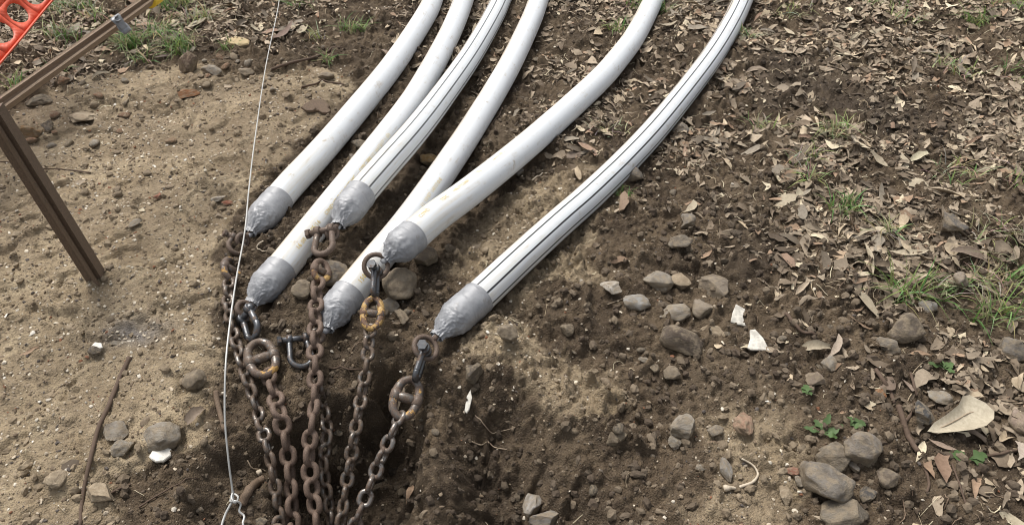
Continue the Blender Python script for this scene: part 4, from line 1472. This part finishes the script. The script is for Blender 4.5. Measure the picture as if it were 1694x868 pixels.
SG = None
for row in [
    (267, 722, 62, 50, 5, GREY, "smooth grey brown cobble alone in a hollow of the sand ledge", .2, .75, .35),
    (170, 815, 50, 42, 0, TAN, "lumpy tan stone next to the foot of the long thin stick", .5, .8, .4),
    (95, 790, 36, 34, 0, TAN, "round sandy stone half sunk, on the far side of the long thin stick", .3, .7, .5),
    (322, 625, 36, 36, 0, BRN, "round brown stone between the long stick and the standing wire", .2, .75, .4),
    (189, 712, 44, 34, -30, GREY, "sand covered grey stone touching the long thin stick", .5, .6, .5),
    (204, 739, 34, 26, 20, GREY, "small greyish stone lying just under the sand covered one", .4, .6, .45),
    (158, 579, 20, 15, 0, DRK, "small dark pebble beside a grey ash patch on the sand", .2, .7, .4),
    (193, 567, 20, 12, 0, GREY, "small grey flat pebble in the grey ash patch", .2, .5, .4),
    (224, 370, 26, 14, 35, GREY, "flat oval grey pebble on the open sand beside the post", .2, .5, .35),
    (137, 190, 66, 38, -12, TAN, "wide flat sandstone slab half buried below the rail", .6, .45, .5),
    (307, 157, 44, 20, 5, (.27, .13, .06), "flat orange brown stone on the sand", .5, .5, .35),
    (315, 112, 28, 36, 0, (.10, .065, .045), "dark brown pointed rock standing up at the sand's edge", .8, 1.2, .3),
    (352, 118, 32, 20, 0, GREY, "grey stone next to the dark pointed rock", .3, .7, .4),
    (410, 120, 28, 20, 0, BRN, "brown grey stone at the edge of the sand beside the wire", .4, .7, .4),
    (66, 167, 40, 24, 5, (.14, .12, .09), "dark rounded stone under the middle of the rail", .3, .7, .4),
    (54, 222, 36, 26, -5, (.24, .15, .07), "ochre and black rock beside the steel post", .8, .9, .3),
    (82, 212, 24, 22, 0, DRK, "black and white speckled lump beside the ochre and black rock", .8, .9, .35),
    (106, 136, 22, 18, 0, (.20, .11, .06), "rust brown stone below the grass under the rail", .6, .8, .35),
    (46, 224, 1, 1, 0, DRK, None),
    (283, 233, 20, 12, 0, (.26, .17, .10), "small orange tan stone on the sand among grey pebbles", .5, .7, .4),
    (360, 330, 24, 12, 5, PAL, "pale oval pebble lying against a small brick red chip", .2, .6, .35),
    (376, 337, 20, 10, 0, (.30, .10, .06), "brick red chip beside the pale oval pebble", .7, .6, .35),
    (265, 325, 18, 16, 20, (.30, .12, .08), "loose brick red chip in the middle of the sand", .8, .6, .35),
    (709, 265, 27, 27, 0, (.34, .22, .09), "round ochre yellow stone tucked between two white pipes", .4, .8, .35),
    (660, 473, 52, 58, -20, BRN, "big rounded cobble under the nose of the crossing pipe", .3, .8, .3),
    (549, 452, 52, 44, 10, (.17, .155, .14), "big grey cobble behind the thick rusty chain", .3, .8, .35),
    (502, 480, 34, 30, 0, BRN, "brown cobble between the thick rusty chain and the taped pipe nose", .3, .8, .35),
    (641, 507, 38, 26, 15, GREY, "flat grey stone beside the bright yellow coupling link", .4, .6, .4),
    (664, 522, 24, 32, 30, BRN, "narrow brown stone leaning below the big rounded cobble", .6, .7, .4),
    (703, 424, 44, 36, -25, (.19, .155, .12), "rounded soil stained stone against the taped nose of the crossing pipe", .3, .7, .4),
    (745, 411, 18, 14, 0, BRN, "small brown stone beside the crossing pipe's tape", .3, .8, .4),
    (838, 551, 34, 30, 0, BRN, "round brown stone below the lone striped pipe's taped head", .3, .8, .35),
    (782, 613, 44, 42, 0, (.10, .085, .07), "dark flat faced stone pressed into the slope under the taped head", .6, .6, .45),
    (938, 545, 22, 22, 0, BRN, "small round brown stone on the loose soil mound", .3, .8, .4),
    (1051, 499, 44, 30, -5, (.36, .35, .33), "whitish grey rounded stone beside a white shard", .2, .7, .35),
    (1009, 474, 42, 26, 8, PAL, "pale angular stone with a whitish flat face, by the lone pipe", .85, .5, .35),
    (1089, 466, 50, 34, -42, GREY, "long grey stone leaning towards the wide slab", .4, .7, .35),
    (1128, 468, 40, 36, 0, TAN, "rough tan stone between the long grey stone and the wide slab", .5, .8, .35),
    (1182, 469, 76, 58, -14, (.235, .20, .16), "wide grey tan slab, largest of the stone line beside the bare soil", .55, .5, .35),
    (1112, 515, 54, 32, -10, GREY, "flat grey stone below the rough tan stone", .4, .6, .45),
    (1160, 513, 54, 32, -26, (.31, .265, .21), "pale tan oblong stone below the wide slab", .5, .7, .35),
    (1178, 545, 40, 20, -18, TAN, "thin tan stone nearly buried behind the dark boulder", .4, .5, .5),
    (1129, 564, 70, 46, -12, (.115, .092, .073), "dark brown oval cobble, the darkest of the stone line", .2, .7, .35),
    (1066, 595, 20, 12, -25, GREY, "tiny flat grey pebble below the dark brown oval cobble", .2, .6, .4),
    (1110, 616, 32, 24, 0, BRN, "soil coated brown stone on the mound's far side", .4, .7, .5),
    (1083, 608, 16, 20, -20, BRN, "slim brown pebble beside the soil coated stone", .3, .7, .4),
    (1131, 702, 54, 42, -8, GREY, "blocky grey stone on the sandy slope beyond the mound", .7, .75, .35),
    (1114, 729, 26, 26, 15, GREY, "small angular grey stone touching the blocky one", .8, .7, .35),
    (1182, 712, 26, 20, 10, (.24, .21, .17), "small pale brown stone beside the blocky grey one", .4, .8, .35),
    (1020, 722, 38, 38, 0, (.185, .15, .11), "tan stone half buried in the slope of the mound", .5, .7, .5),
    (1226, 700, 34, 40, 10, (.36, .24, .17), "rough pinkish lump at the end of a grey leaf", .85, .8, .35),
    (1201, 776, 20, 36, 8, (.35, .33, .30), "narrow pale stone near the curved bone", .4, .7, .35),
    (1157, 775, 14, 12, 0, GREY, "tiny grey pebble in the sandy slope by the narrow pale stone", .3, .8, .4),
    (884, 829, 42, 54, -10, (.33, .31, .28), "pale speckled granite lump on the near slope", .8, .8, .35),
    (902, 860, 62, 44, 5, (.25, .23, .205), "grey flat topped block below the pale granite lump", .8, .7, .35),
    (1496, 547, 54, 50, -25, (.145, .12, .095), "dark brown rounded cobble below the grass tuft", .25, .8, .3),
    (1465, 572, 42, 32, -20, (.25, .22, .18), "smooth grey tan stone beside the dark brown rounded cobble", .2, .7, .35),
    (1672, 578, 54, 38, -8, (.20, .185, .165), "smooth grey oval stone near the edge with grass above it", .2, .7, .35),
    (1375, 598, 36, 42, 25, GREY, "angular grey stone under the pale pointed leaf", .8, .6, .35),
    (1347, 628, 32, 28, -8, (.25, .20, .155), "small tan brown stone near the angular grey stone", .5, .7, .35),
    (1551, 657, 34, 42, 10, GREY, "light grey square edged rock above the big cream leaf", .85, .7, .35),
    (1524, 683, 36, 46, -15, (.085, .085, .085), "dark slate rock touching the big cream leaf's tip", .85, .7, .35),
    (1422, 741, 66, 50, -28, (.24, .215, .185), "long grey tan cobble above the largest cobble", .25, .75, .35),
    (1376, 752, 58, 46, -15, (.215, .185, .145), "earthy cobble wedged between the long one and the largest", .3, .7, .4),
    (1362, 793, 80, 72, -36, (.215, .195, .17), "largest grey cobble of the near pile", .2, .7, .33),
    (1398, 850, 76, 52, 8, (.20, .175, .14), "broad brown grey cobble at the near end of the pile", .3, .7, .38),
    (1300, 819, 34, 38, 0, TAN, "sandy stone beside the largest cobble", .5, .7, .42),
    (1466, 788, 36, 36, -25, (.20, .165, .13), "brown stone beyond the long grey tan cobble", .4, .7, .42),
    (1433, 816, 28, 34, -20, (.10, .095, .09), "dark angular stone between the near cobbles", .85, .7, .35),
    (1411, 768, 18, 26, 20, (.34, .31, .27), "small pale pebble between the large near cobbles", .3, .7, .35),
    (1310, 780, 22, 16, 0, (.33, .17, .12), "small reddish pebble at the edge of the near pile", .2, .8, .35),
    (1320, 797, 20, 18, 0, GREY, "small grey pebble below the reddish pebble", .5, .8, .35),
    (1685, 697, 36, 42, 0, (.33, .26, .21), "pinkish tan stone at the frame's side under grey leaves", .3, .7, .35),
    (1531, 509, 30, 26, 0, (.29, .275, .25), "pale grey chip of rock just under the grass tuft", .8, .6, .35),
    (1568, 374, 42, 46, 0, (.145, .135, .125), "dark angular rock standing in the leaf litter", .9, .95, .25),
    (1134, 363, 28, 36, 0, (.20, .18, .155), "upright grey brown stone beside the striped pipe's middle", .5, .8, .35),
    (1205, 385, 36, 20, 22, (.27, .22, .165), "flat tan angular stone alone on the bare soil", .85, .5, .35),
    (1126, 401, 38, 24, 5, (.19, .165, .135), "brown grey stone below the upright one", .4, .7, .4),
    (1047, 292, 32, 28, 0, (.19, .175, .155), "grey brown stone tucked under the lone striped pipe", .4, .8, .35),
    (1126, 215, 24, 24, 0, (.22, .20, .175), "grey pebble in a dimple beside the striped pipe", .3, .8, .35),
    (860, 283, 16, 20, 25, (.25, .26, .27), "blue grey angular chip against the crossing pipe", .85, .8, .35),
    (1453, 650, 24, 20, 0, (.38, .19, .09), "small orange stone among brown leaves", .6, .7, .35),
    (1370, 90, 1, 1, 0, DRK, None),
    (1366, 88, 18, 24, 10, (.20, .18, .16), "small upright grey stone in the upper leaf litter", .6, .9, .35),
    (1585, 455, 1, 1, 0, DRK, None),
    (1587, 466, 24, 28, -20, (.28, .24, .20), "smooth pale brown pebble beside the grass tufts", .2, .8, .35),
    (1303, 855, 1, 1, 0, DRK, None),
    (620, 178, 32, 26, 0, (.12, .10, .08), "brown grey clod between the plain pipe and the next", .5, .8, .35),
    (597, 240, 30, 24, -10, (.15, .13, .105), "earthy stone wedged beside the long-printed pipe", .5, .8, .35),
    (583, 262, 18, 22, 10, (.20, .18, .165), "light grey chip lying against the long-printed pipe", .8, .7, .35),
    (540, 128, 24, 16, 0, BRN, "brown stone at the end of the dark root", .4, .7, .4),
    (700, 212, 1, 1, 0, DRK, None),
]:
    px, py, w, h, rot, c, lb = row[:7]
    if lb is None: continue
    ang, fl, sk = row[7:]
    stone(px, py, w, h, rot, c, lb, ang, fl, sk)

# plain pebbles nothing tells apart
PEB = [stone_mesh(100 + i, .3 + .4 * (i % 3 == 0), I2, F2_) for i in range(8)]
for gname, lb, c, dens, n_ in [
    ("small grey brown pebbles in the soil", "small grey brown pebble half sunk in the dark soil", (.15, .13, .105), lambda x, y: (1 - look(SANDG, x, y)) * np.clip(1.5 - .4 * y, .05, 1), 95),
    ("small sandy pebbles on the sand", "small sandy pebble half sunk in the tan sand", (.24, .19, .135), lambda x, y: look(SANDG, x, y), 75),
]:
    x, y = scatter(n_, lambda x, y: dens(x, y) * (np.abs(x) < .66 * (y + .3)), ylo=.85, yhi=3.4)
    ok = pipe_clear(x, y, .075)
    for i in np.nonzero(ok)[0]:
        o = bpy.data.objects.new("pebble", random.choice(PEB)); COL.objects.link(o)
        r_ = random.uniform(.007, .017); o.scale = (r_ * random.uniform(.9, 1.4), r_ * random.uniform(.8, 1.1), r_ * random.uniform(.5, .8))
        o.rotation_euler = (random.gauss(0, .2), random.gauss(0, .2), random.uniform(0, 6.28))
        o.location = (x[i], y[i], H(x[i], y[i]) + o.scale.z * .25)
        kk = random.uniform(.8, 1.35); o.color = (*[v * kk for v in c], 1)
        tag(o, lb, 'pebble', gname)

for i in range(46):
    px, py = random.uniform(0, 230), random.uniform(135, 250)
    if i > 30: px, py = random.uniform(330, 470), random.uniform(95, 150)
    if random.random() < (py - 150) / 160: continue
    p = hit(px, py); r_ = random.uniform(.010, .026)
    o = bpy.data.objects.new("rubble_stone", random.choice(PEB)); COL.objects.link(o)
    o.scale = (r_ * random.uniform(.9, 1.3), r_ * random.uniform(.8, 1.1), r_ * random.uniform(.5, .9)); o.rotation_euler = (random.gauss(0, .3), random.gauss(0, .3), random.uniform(0, 6.28))
    o.location = (p.x, p.y, H(p.x, p.y) + o.scale.z * .3)
    kk = random.uniform(.7, 1.2); cb_ = random.choice([GREY, BRN, TAN, (.26, .15, .09)]); o.color = (*[v * kk for v in cb_], 1)
    tag(o, "small rubble stone among others where the sand meets the leaf litter", 'stone', "rubble stones at the litter's edge")

# ------------------------------------------------------------------ china shards, bone, shell, scraps
def slab(name, outline, px, py, th, mat, label, cat, tilt=(0, 0), lift=.004, curve=0.0):
    """thin plate from an outline in photo pixels round (px,py)"""
    p = hit(px, py); m_ = mpp(px, py, p.z)
    q = Matrix.Rotation(tilt[0], 3, 'X') @ Matrix.Rotation(tilt[1], 3, 'Y')
    top = []
    for a, b in outline:
        v = Vector((a * m_, -b * m_ * 1.22, curve * (a * m_) ** 2 * 60))
        top.append(q @ v)
    lo = min(v.z for v in top)
    gz_ = max(H(p.x + v.x, p.y + v.y) - (v.z - lo) for v in top)
    o3 = Vector((p.x, p.y, gz_ - lo + lift))
    n = len(top); inner = [o3 + v * .9 for v in top]
    V = [o3 + v for v in top] + [o3 + v - Vector((0, 0, th)) for v in top] + [v + Vector((0, 0, th * .35)) for v in inner]
    Fc = [tuple(2 * n + i for i in range(n)), tuple(range(n, 2 * n))[::-1]]
    for i in range(n):
        j = (i + 1) % n
        Fc.append((i, j, 2 * n + j, 2 * n + i)); Fc.append((n + i, n + j, j, i))
    o = mk(name, V, Fc, mat, smooth_=False, origin=Vector((p.x, p.y, gz_)))
    return tag(o, label, cat)


slab("china_shard", [(-15, 12), (-8, -4), (1, -18), (15, -10), (8, 2), (9, 17), (-4, 15)], 1220, 523, .004, M_CHINA, "white curved china shard, the farther of the two near the wide slab", 'shard', (.15, .1))
slab("china_shard", [(-17, 10), (-9, -4), (-6, -18), (3, -19), (12, -4), (17, 18), (3, 15), (-12, 14)], 1248, 573, .004, M_CHINA, "white wedge of china lying alone by itself, chipped at its tip", 'shard', (.1, -.1))
slab("shell_piece", [(-18, 4), (-14, -10), (0, -12), (14, -8), (17, 2), (8, 10), (-4, 11), (-12, 8)], 270, 758, .005, M_CHINA, "cream flake with scalloped edges below the lone cobble in the sand", 'shell', (.1, .05))
slab("plaster_flake", [(-6, 14), (-3, -6), (3, -16), (6, -4), (2, 12), (-2, 17)], 775, 664, .004, M_CHINA, "narrow white sliver stuck on the dark slope under the striped pipe", 'flake', (.3, 0))
slab("plaster_flake", [(-10, 6), (-5, -6), (6, -5), (11, 2), (3, 7)], 156, 578, .003, M_CHINA, "white flake beside the small dark pebble on the sand", 'flake', (.1, .1)).location.x += .012
slab("plaster_flake", [(-20, -4), (-8, -10), (6, -8), (18, -2), (20, 8), (6, 12), (-12, 8)], 395, 72, .012, M_STONE, "pale yellow crumbly sandstone flake at the litter's edge", 'flake', (.1, 0)).color = (.47, .37, .21, 1)
for dx, dy, s_, nth in ((0, 0, 1, "wide"), (-14, 4, .6, "small"), (12, 9, .5, "tiny")):
    slab("wood_scrap", [(-22 * s_, 2 * s_), (-10 * s_, -9 * s_), (8 * s_, -12 * s_), (20 * s_, -2 * s_), (12 * s_, 8 * s_), (-6 * s_, 10 * s_)], 526 + dx, 178 + dy, .006, M_POST,
         {"wide": "crumpled dark grey scrap on the sand beside the plain pipe", "small": "small rusty scrap next to the crumpled dark grey one", "tiny": "tiny dark scrap below the crumpled dark grey one"}[nth], 'scrap', (.3, .2), .006)


def groundline(pts, lift=.003):
    out = []
    for q in pts:
        p = hit(q[0], q[1]); l_ = q[2] if len(q) > 2 else lift
        out.append(Vector((p.x, p.y, p.z + l_)))
    return out


def stick(pts, r0, r1, mat, label, name="stick", cat="stick", lift=.003, branch=None):
    pp = groundline(pts, lift)
    c = catmull(pp, 6)
    c = [Vector((v.x, v.y, max(v.z, H(v.x, v.y) + r0 * .4))) for v in c]
    for _ in range(2):
        c = [c[0]] + [Vector((c[i].x, c[i].y, max(H(c[i].x, c[i].y) + r0 * .3, (c[i - 1].z + c[i].z * 2 + c[i + 1].z) / 4))) for i in range(1, len(c) - 1)] + [c[-1]]
    v, f = tube(c, lambda q: r0 + (r1 - r0) * q, 8, disp=lambda i, a: .22 * mnoise.noise(Vector((math.cos(a), math.sin(a), i * .45))))
    o = mk(name, v, f, mat, origin=c[0])
    tag(o, label, cat)
    if branch:
        for b in branch:
            bc = catmull(groundline(b, lift), 5)
            v, f = tube(bc, lambda q: r0 * .7 * (1 - .6 * q), 6)
            mk("twig", v, f, mat, parent=o)
    return o


stick([(133, 872), (138, 820), (150, 760), (163, 712), (182, 668), (200, 624), (215, 592)], .0042, .0065, M_WOOD, "long thin brown stick lying on the open sand")
stick([(70, 280), (96, 281), (122, 283), (150, 287)], .002, .003, M_WOOD, "short dark twig on the sand, passing behind the steel post", "twig", "twig")
stick([(0, 268), (20, 270), (44, 278)], .002, .0025, M_WOOD, "dark twig end showing on the far side of the steel post", "twig", "twig")
stick([(450, 116), (478, 106), (512, 98), (545, 88), (566, 80)], .007, .0045, M_WOOD, "dark root snaking from the wire towards the grass tuft", "root", "root")
stick([(500, 145), (525, 140), (552, 138), (575, 142)], .005, .003, M_WOOD, "dark stick under the snaking root beside the plain pipe", "stick", "stick")
stick([(372, 715), (366, 690), (360, 665), (358, 648)], .006, .008, M_POST, "short dark stub leaning beside the foot of the wire", "stick", "stick")
stick([(400, 835), (412, 812), (425, 800), (437, 792)], .012, .010, M_POST, "short dark cut branch with a pale end by the chains", "stick", "stick")
stick([(1486, 672), (1494, 700), (1502, 724), (1518, 748)], .008, .0065, M_WOOD, "thick dark stick beside the dark slate rock", "stick", "stick", branch=[[(1494, 700), (1504, 690), (1508, 676)]])
stick([(1448, 612), (1462, 632), (1472, 650), (1478, 668)], .0065, .005, M_WOOD, "bent dark stick above the small orange stone", "stick", "stick")
stick([(1506, 618), (1512, 640), (1516, 656)], .004, .003, M_WOOD, "short twig above the dark slate rock", "twig", "twig")
stick([(1574, 768), (1586, 800), (1598, 838)], .0028, .002, M_WOOD, "thin twig below the russet leaf", "twig", "twig")
stick([(1632, 755), (1660, 750), (1694, 744)], .0035, .004, M_WOOD, "grey twig running out past the pale leaf", "twig", "twig")
stick([(1530, 775), (1536, 800), (1532, 815)], .004, .003, M_WOOD, "short dark twig beside the russet leaf", "twig", "twig")
stick([(1300, 520), (1322, 548), (1350, 556)], .006, .004, M_WOOD, "dark curved stick on bare soil above the angular grey stone", "stick", "stick")
stick([(1310, 225), (1335, 213), (1352, 205)], .003, .002, M_WOOD, "curved dark twig beside the yellowish grass tuft", "twig", "twig")
stick([(225, 30), (262, 18), (300, 12), (345, 2)], .0035, .003, M_WOOD, "thin stalk arching through the grass near the yellow cap", "twig", "twig")
stick([(786, 688), (800, 702), (815, 718), (832, 714), (852, 708)], .0016, .0011, M_ROOT, "fine pale root curling on the dark slope", "root", "root", .004)
stick([(780, 731), (795, 737), (815, 741), (838, 744)], .0020, .0012, M_ROOT, "fine pale root below the curling one on the slope", "root", "root", .004)
stick([(566, 275), (578, 290), (590, 300)], .0016, .001, M_ROOT, "pale rootlet between the plain and long-printed pipes", "root", "root", .004)
stick([(830, 180), (826, 192), (818, 200), (812, 212)], .0022, .0012, M_WOOD, "rootlet against the flank of the middle pipe", "root", "root", .004)
stick([(880, 300), (893, 293), (905, 288)], .0028, .002, M_BONE, "short straw coloured stalk beside the crossing pipe", "twig", "twig", .005)
stick([(545, 610), (575, 612), (602, 612)], .003, .002, M_WOOD, "thin dark twig behind the thick rusty chain", "twig", "twig", .004)
stick([(410, 762), (418, 775), (434, 777), (440, 780)], .0018, .0014, M_ROOT, "thin white rootlet on the pit wall beside the dark chain", "root", "root", .004)
stick([(230, 840), (262, 820), (300, 800), (330, 792)], .0026, .001, M_WOOD, "fine dark root trailing out of the bank below the cobble", "root", "root", .004)
stick([(175, 822), (200, 808), (218, 802)], .003, .002, M_WOOD, "twig touching the lumpy tan stone", "twig", "twig", .004)
stick([(1005, 505), (1018, 500), (1031, 495)], .0014, .001, M_ROOT, "thin fibre between the pale angular stone and the whitish one", "root", "root", .004)
o = stick([(1203, 808), (1216, 808), (1232, 804), (1246, 797), (1253, 785), (1244, 770), (1226, 760)], .0045, .0022, M_BONE, "thin curved pale bone with a flared end near the narrow pale stone", "bone", "bone", .005)
e_ = groundline([(1199, 809)], .006)[0]
v, f = tube([e_ + Vector((-.004, 0, 0)), e_, e_ + Vector((.006, 0, 0)), e_ + Vector((.014, .001, 0))], lambda q: (.007, .0085, .007, .0045)[min(3, int(q * 3.01))], 8)
mk("flared_end", v, f, M_BONE, parent=o)
o = stick([(427, 786), (433, 783)], .008, .008, M_BONE, "round pale cut end of a root in the pit wall", "root", "root", .010)

# dry curled seed / leaf ring by the taped nose
stick([(436, 400), (428, 405), (426, 412), (434, 417), (446, 415)], .0022, .0015, M_BONE, "curled pale rind on the sand beside the long-printed pipe", "rind", "rind", .004)

# ------------------------------------------------------------------ grass
def blades(px, py, n, spread, hgt, green, dry, lean=None, flat=.5, ragged=.48):
    p = hit(px, py); V = []; Fc = []; Cc = []
    for _ in range(n):
        a = random.uniform(0, 6.283); rr = spread * math.sqrt(random.random())
        bx, by = p.x + rr * math.cos(a), p.y + rr * math.sin(a) * .7
        bz = H(bx, by) - .002
        L = hgt * random.uniform(1 - ragged, 1 + ragged); w = random.uniform(.0026, .0062)
        d = random.uniform(0, 6.283) if lean is None else random.gauss(lean, .8)
        out = random.uniform(.25, 1.0) * flat * 2
        col = [q * random.uniform(.75, 1.25) for q in (dry if random.random() < ragged else green)]
        if random.random() < .12: col = [.30, .27, .15]
        side = Vector((-math.sin(d), math.cos(d), 0)); k0 = len(V); S = 5
        for i in range(S):
            t = i / (S - 1)
            el = (1.35 - out * t * 1.2)
            pos = Vector((bx + math.cos(d) * L * t * (.25 + .75 * min(1, out * t + .15 * out)), by + math.sin(d) * L * t * (.25 + .75 * min(1, out * t + .15 * out)), bz + L * math.sin(max(.05, el)) * t * (1 - .45 * out * t)))
            gz_ = H(pos.x, pos.y) + .003; pos.z = max(pos.z, gz_)
            ww = w * (1 - t ** 1.6) + .0002
            V += [pos - side * ww / 2, pos + Vector((0, 0, -ww * .15)), pos + side * ww / 2]
            Cc += [col] * 3
        for i in range(S - 1):
            for j in range(2): Fc.append((k0 + i * 3 + j, k0 + i * 3 + j + 1, k0 + i * 3 + j + 4, k0 + i * 3 + j + 3))
    return p, V, Fc, Cc


GRN, YGR, DRY = (.12, .20, .055), (.25, .31, .12), (.42, .38, .26)


def tuft(px, py, n, spread, hgt, green, dry, label, lean=None, flat=.5, ragged=.48, name="grass_tuft", group="grass tufts in the leaf litter"):
    p, V, Fc, Cc = blades(px, py, n, spread, hgt, green, dry, lean, flat, ragged)
    o = mk(name, V, Fc, M_BLADE, origin=p)
    a = o.data.color_attributes.new("Col", 'FLOAT_COLOR', 'POINT')
    c = np.ones((len(V), 4), np.float32); c[:, :3] = Cc
    a.data.foreach_set("color", c.ravel())
    return tag(o, label, 'grass tuft', group)


for t_ in [
    (215, 78, 110, .06, .14, GRN, YGR, "green grass tuft growing just under the rail's tie"),
    (262, 60, 100, .07, .13, GRN, DRY, "loose green tuft below the yellow cap"),
    (300, 85, 90, .065, .12, GRN, YGR, "spreading green tuft at the edge of the sand"),
    (330, 35, 80, .07, .10, YGR, DRY, "yellowish green tuft beyond the orange tan leaf"),
    (290, 12, 90, .09, .13, GRN, YGR, "thick green tuft right of the yellow cap"),
    (235, 100, 36, .045, .09, GRN, DRY, "small green tuft between the rail and the sand"),
    (120, 18, 110, .11, .13, GRN, DRY, "green tuft between the barrier mesh and the rail"),
    (105, 60, 90, .08, .10, GRN, DRY, "dull green tuft on the mesh side of the rail"),
    (160, 25, 40, .07, .10, YGR, DRY, "yellow green tuft above the middle of the rail"),
    (30, 145, 30, .05, .09, GRN, YGR, "low green tuft below the orange mesh"),
    (98, 122, 24, .03, .08, GRN, YGR, "single small green tuft under the rail's shadow side"),
    (380, 78, 30, .04, .07, GRN, YGR, "low tuft near the pale yellow sandstone flake"),
    (585, 52, 60, .06, .09, GRN, YGR, "dark green tuft near the plain pipe's far bend"),
    (520, 62, 30, .05, .07, YGR, DRY, "pale star shaped tuft left of the dark green one"),
    (545, 100, 26, .035, .06, GRN, YGR, "tiny green sprig under the dark green tuft"),
    (500, 10, 30, .07, .07, GRN, DRY, "faint tuft at the back between wire and plain pipe"),
    (1020, 52, 40, .045, .08, GRN, YGR, "green tuft growing against the crossing pipe"),
    (1048, 8, 30, .05, .08, GRN, DRY, "dark tuft at the far inner side of the crossing pipe"),
    (1100, 18, 24, .04, .07, GRN, YGR, "small tuft just outside the crossing pipe's far end"),
    (1232, 58, 36, .05, .07, YGR, DRY, "dry green tuft outside the far bend of the striped pipe"),
    (1310, 28, 50, .09, .07, YGR, DRY, "straggly tuft at the top of the leaf litter"),
    (1460, 8, 60, .12, .08, GRN, DRY, "wide green tuft at the far top of the litter"),
    (1612, 42, 50, .06, .10, GRN, YGR, "bright upright tuft high up among pale leaves"),
    (1660, 5, 70, .12, .10, GRN, YGR, "thick dark tuft in the far corner"),
    (1500, 30, 40, .08, .07, YGR, DRY, "straw coloured tuft beyond the pale pointing leaf"),
    (1575, 115, 60, .10, .07, YGR, DRY, "flattened yellowish tuft at the end of the dark soil band"),
    (1680, 125, 40, .08, .08, GRN, DRY, "green tuft near the long pale curled leaf"),
    (1385, 215, 60, .055, .09, YGR, DRY, "yellow green tuft below the dark soil band"),
    (1262, 212, 50, .07, .06, DRY, YGR, "dead straw tuft beside the striped pipe"),
    (1330, 262, 44, .05, .08, YGR, DRY, "thin tuft with trailing blades below the straw tuft"),
    (1340, 300, 30, .03, .08, YGR, DRY, "narrow yellowish tuft beside a tan gum leaf"),
    (1395, 345, 50, .05, .08, GRN, YGR, "deep green tuft in the middle of the litter"),
    (1466, 385, 40, .035, .08, YGR, DRY, "small bright tuft above the two large ones"),
    (1030, 322, 30, .035, .04, GRN, YGR, "low green sprig beside the lone striped pipe"),
    (1500, 490, 50, .055, .12, GRN, YGR, "tall green tuft directly above the dark brown cobble"),
    (1560, 485, 36, .05, .09, GRN, DRY, "leaning green tuft next to the tall one"),
    (1640, 525, 50, .06, .12, GRN, YGR, "tall grass tuft above the smooth grey oval stone"),
    (1688, 470, 40, .06, .13, GRN, YGR, "green tuft cut by the frame above the oval stone"),
    (1640, 470, 40, .06, .09, YGR, DRY, "yellowish tuft behind the two tall ones"),
    (1585, 290, 60, .10, .06, DRY, YGR, "matted dry tuft behind the dark angular rock"),
    (1650, 390, 50, .10, .07, YGR, DRY, "sparse dry tuft beyond the dark angular rock"),
    (860, 250, 1, .05, .06, DRY, DRY, None),
    (1000, 215, 50, .09, .045, DRY, DRY, "flattened dead grass between the crossing and striped pipes"),
    (930, 180, 1, .05, .05, DRY, DRY, None),
    (445, 548, 1, .01, .04, GRN, GRN, None),
    (1700, 300, 40, .08, .07, DRY, YGR, "dry tuft beside the pale curled leaf"),
]:
    if t_[7] is None: continue
    tuft(*t_)


# broad-leaved weeds
def weed(px, py, leaves, label):
    p = hit(px, py); root = empty("weed", p, label, 'weed', "broad leaved weeds"); m_ = mpp(px, py, p.z)
    for (ang, L, w) in leaves:
        V = []; Cc = []; Fc = []; S = 8; d = math.radians(ang); e = Vector((math.cos(d), math.sin(d), 0)); s_ = Vector((-e.y, e.x, 0))
        for i in range(S):
            t = i / (S - 1); q = p + e * (L * m_ * (t + .04)); q.z = max(H(q.x, q.y) + .004, p.z + .006 + .03 * L * m_ * 10 * t * (1 - t))
            lob = 1 + .35 * math.sin(t * 16) * (t > .25)
            ww = w * m_ * math.sin(math.pi * min(.97, .06 + t * .93)) ** .8 * lob * (.3 + .7 * smooth(.15, .45, t))
            V += [q - s_ * ww + Vector((0, 0, .002)), q, q + s_ * ww + Vector((0, 0, .002))]
        for i in range(S - 1):
            for j in range(2): Fc.append((i * 3 + j, i * 3 + j + 1, i * 3 + j + 4, i * 3 + j + 3))
        o = mk("leaf", V, Fc, M_BLADE, parent=root)
        a = o.data.color_attributes.new("Col", 'FLOAT_COLOR', 'POINT')
        c = np.ones((len(V), 4), np.float32); g_ = random.uniform(.8, 1.2); c[:, :3] = (.10 * g_, .165 * g_, .06 * g_); a.data.foreach_set("color", c.ravel())
    return root


weed(1334, 655, [(80, 20, 8), (120, 12, 5), (20, 10, 4)], "tiny green weed with one rounded leaf on bare soil")
weed(1360, 720, [(20, 36, 8), (155, 30, 6), (100, 28, 7), (-20, 22, 6), (60, 40, 6)], "lobed green weed sprawling over the near cobbles")
weed(1560, 612, [(30, 22, 6), (150, 24, 6), (80, 16, 5), (-30, 16, 5)], "small low weed among leaves above the light grey rock")
weed(1600, 762, [(165, 32, 10), (15, 34, 10), (-10, 22, 9), (140, 22, 8)], "broad green weed below the big cream leaf")
weed(1405, 706, [(10, 26, 10), (60, 18, 8), (-30, 16, 6)], "green weed leaf cluster at the top of the long grey tan cobble")
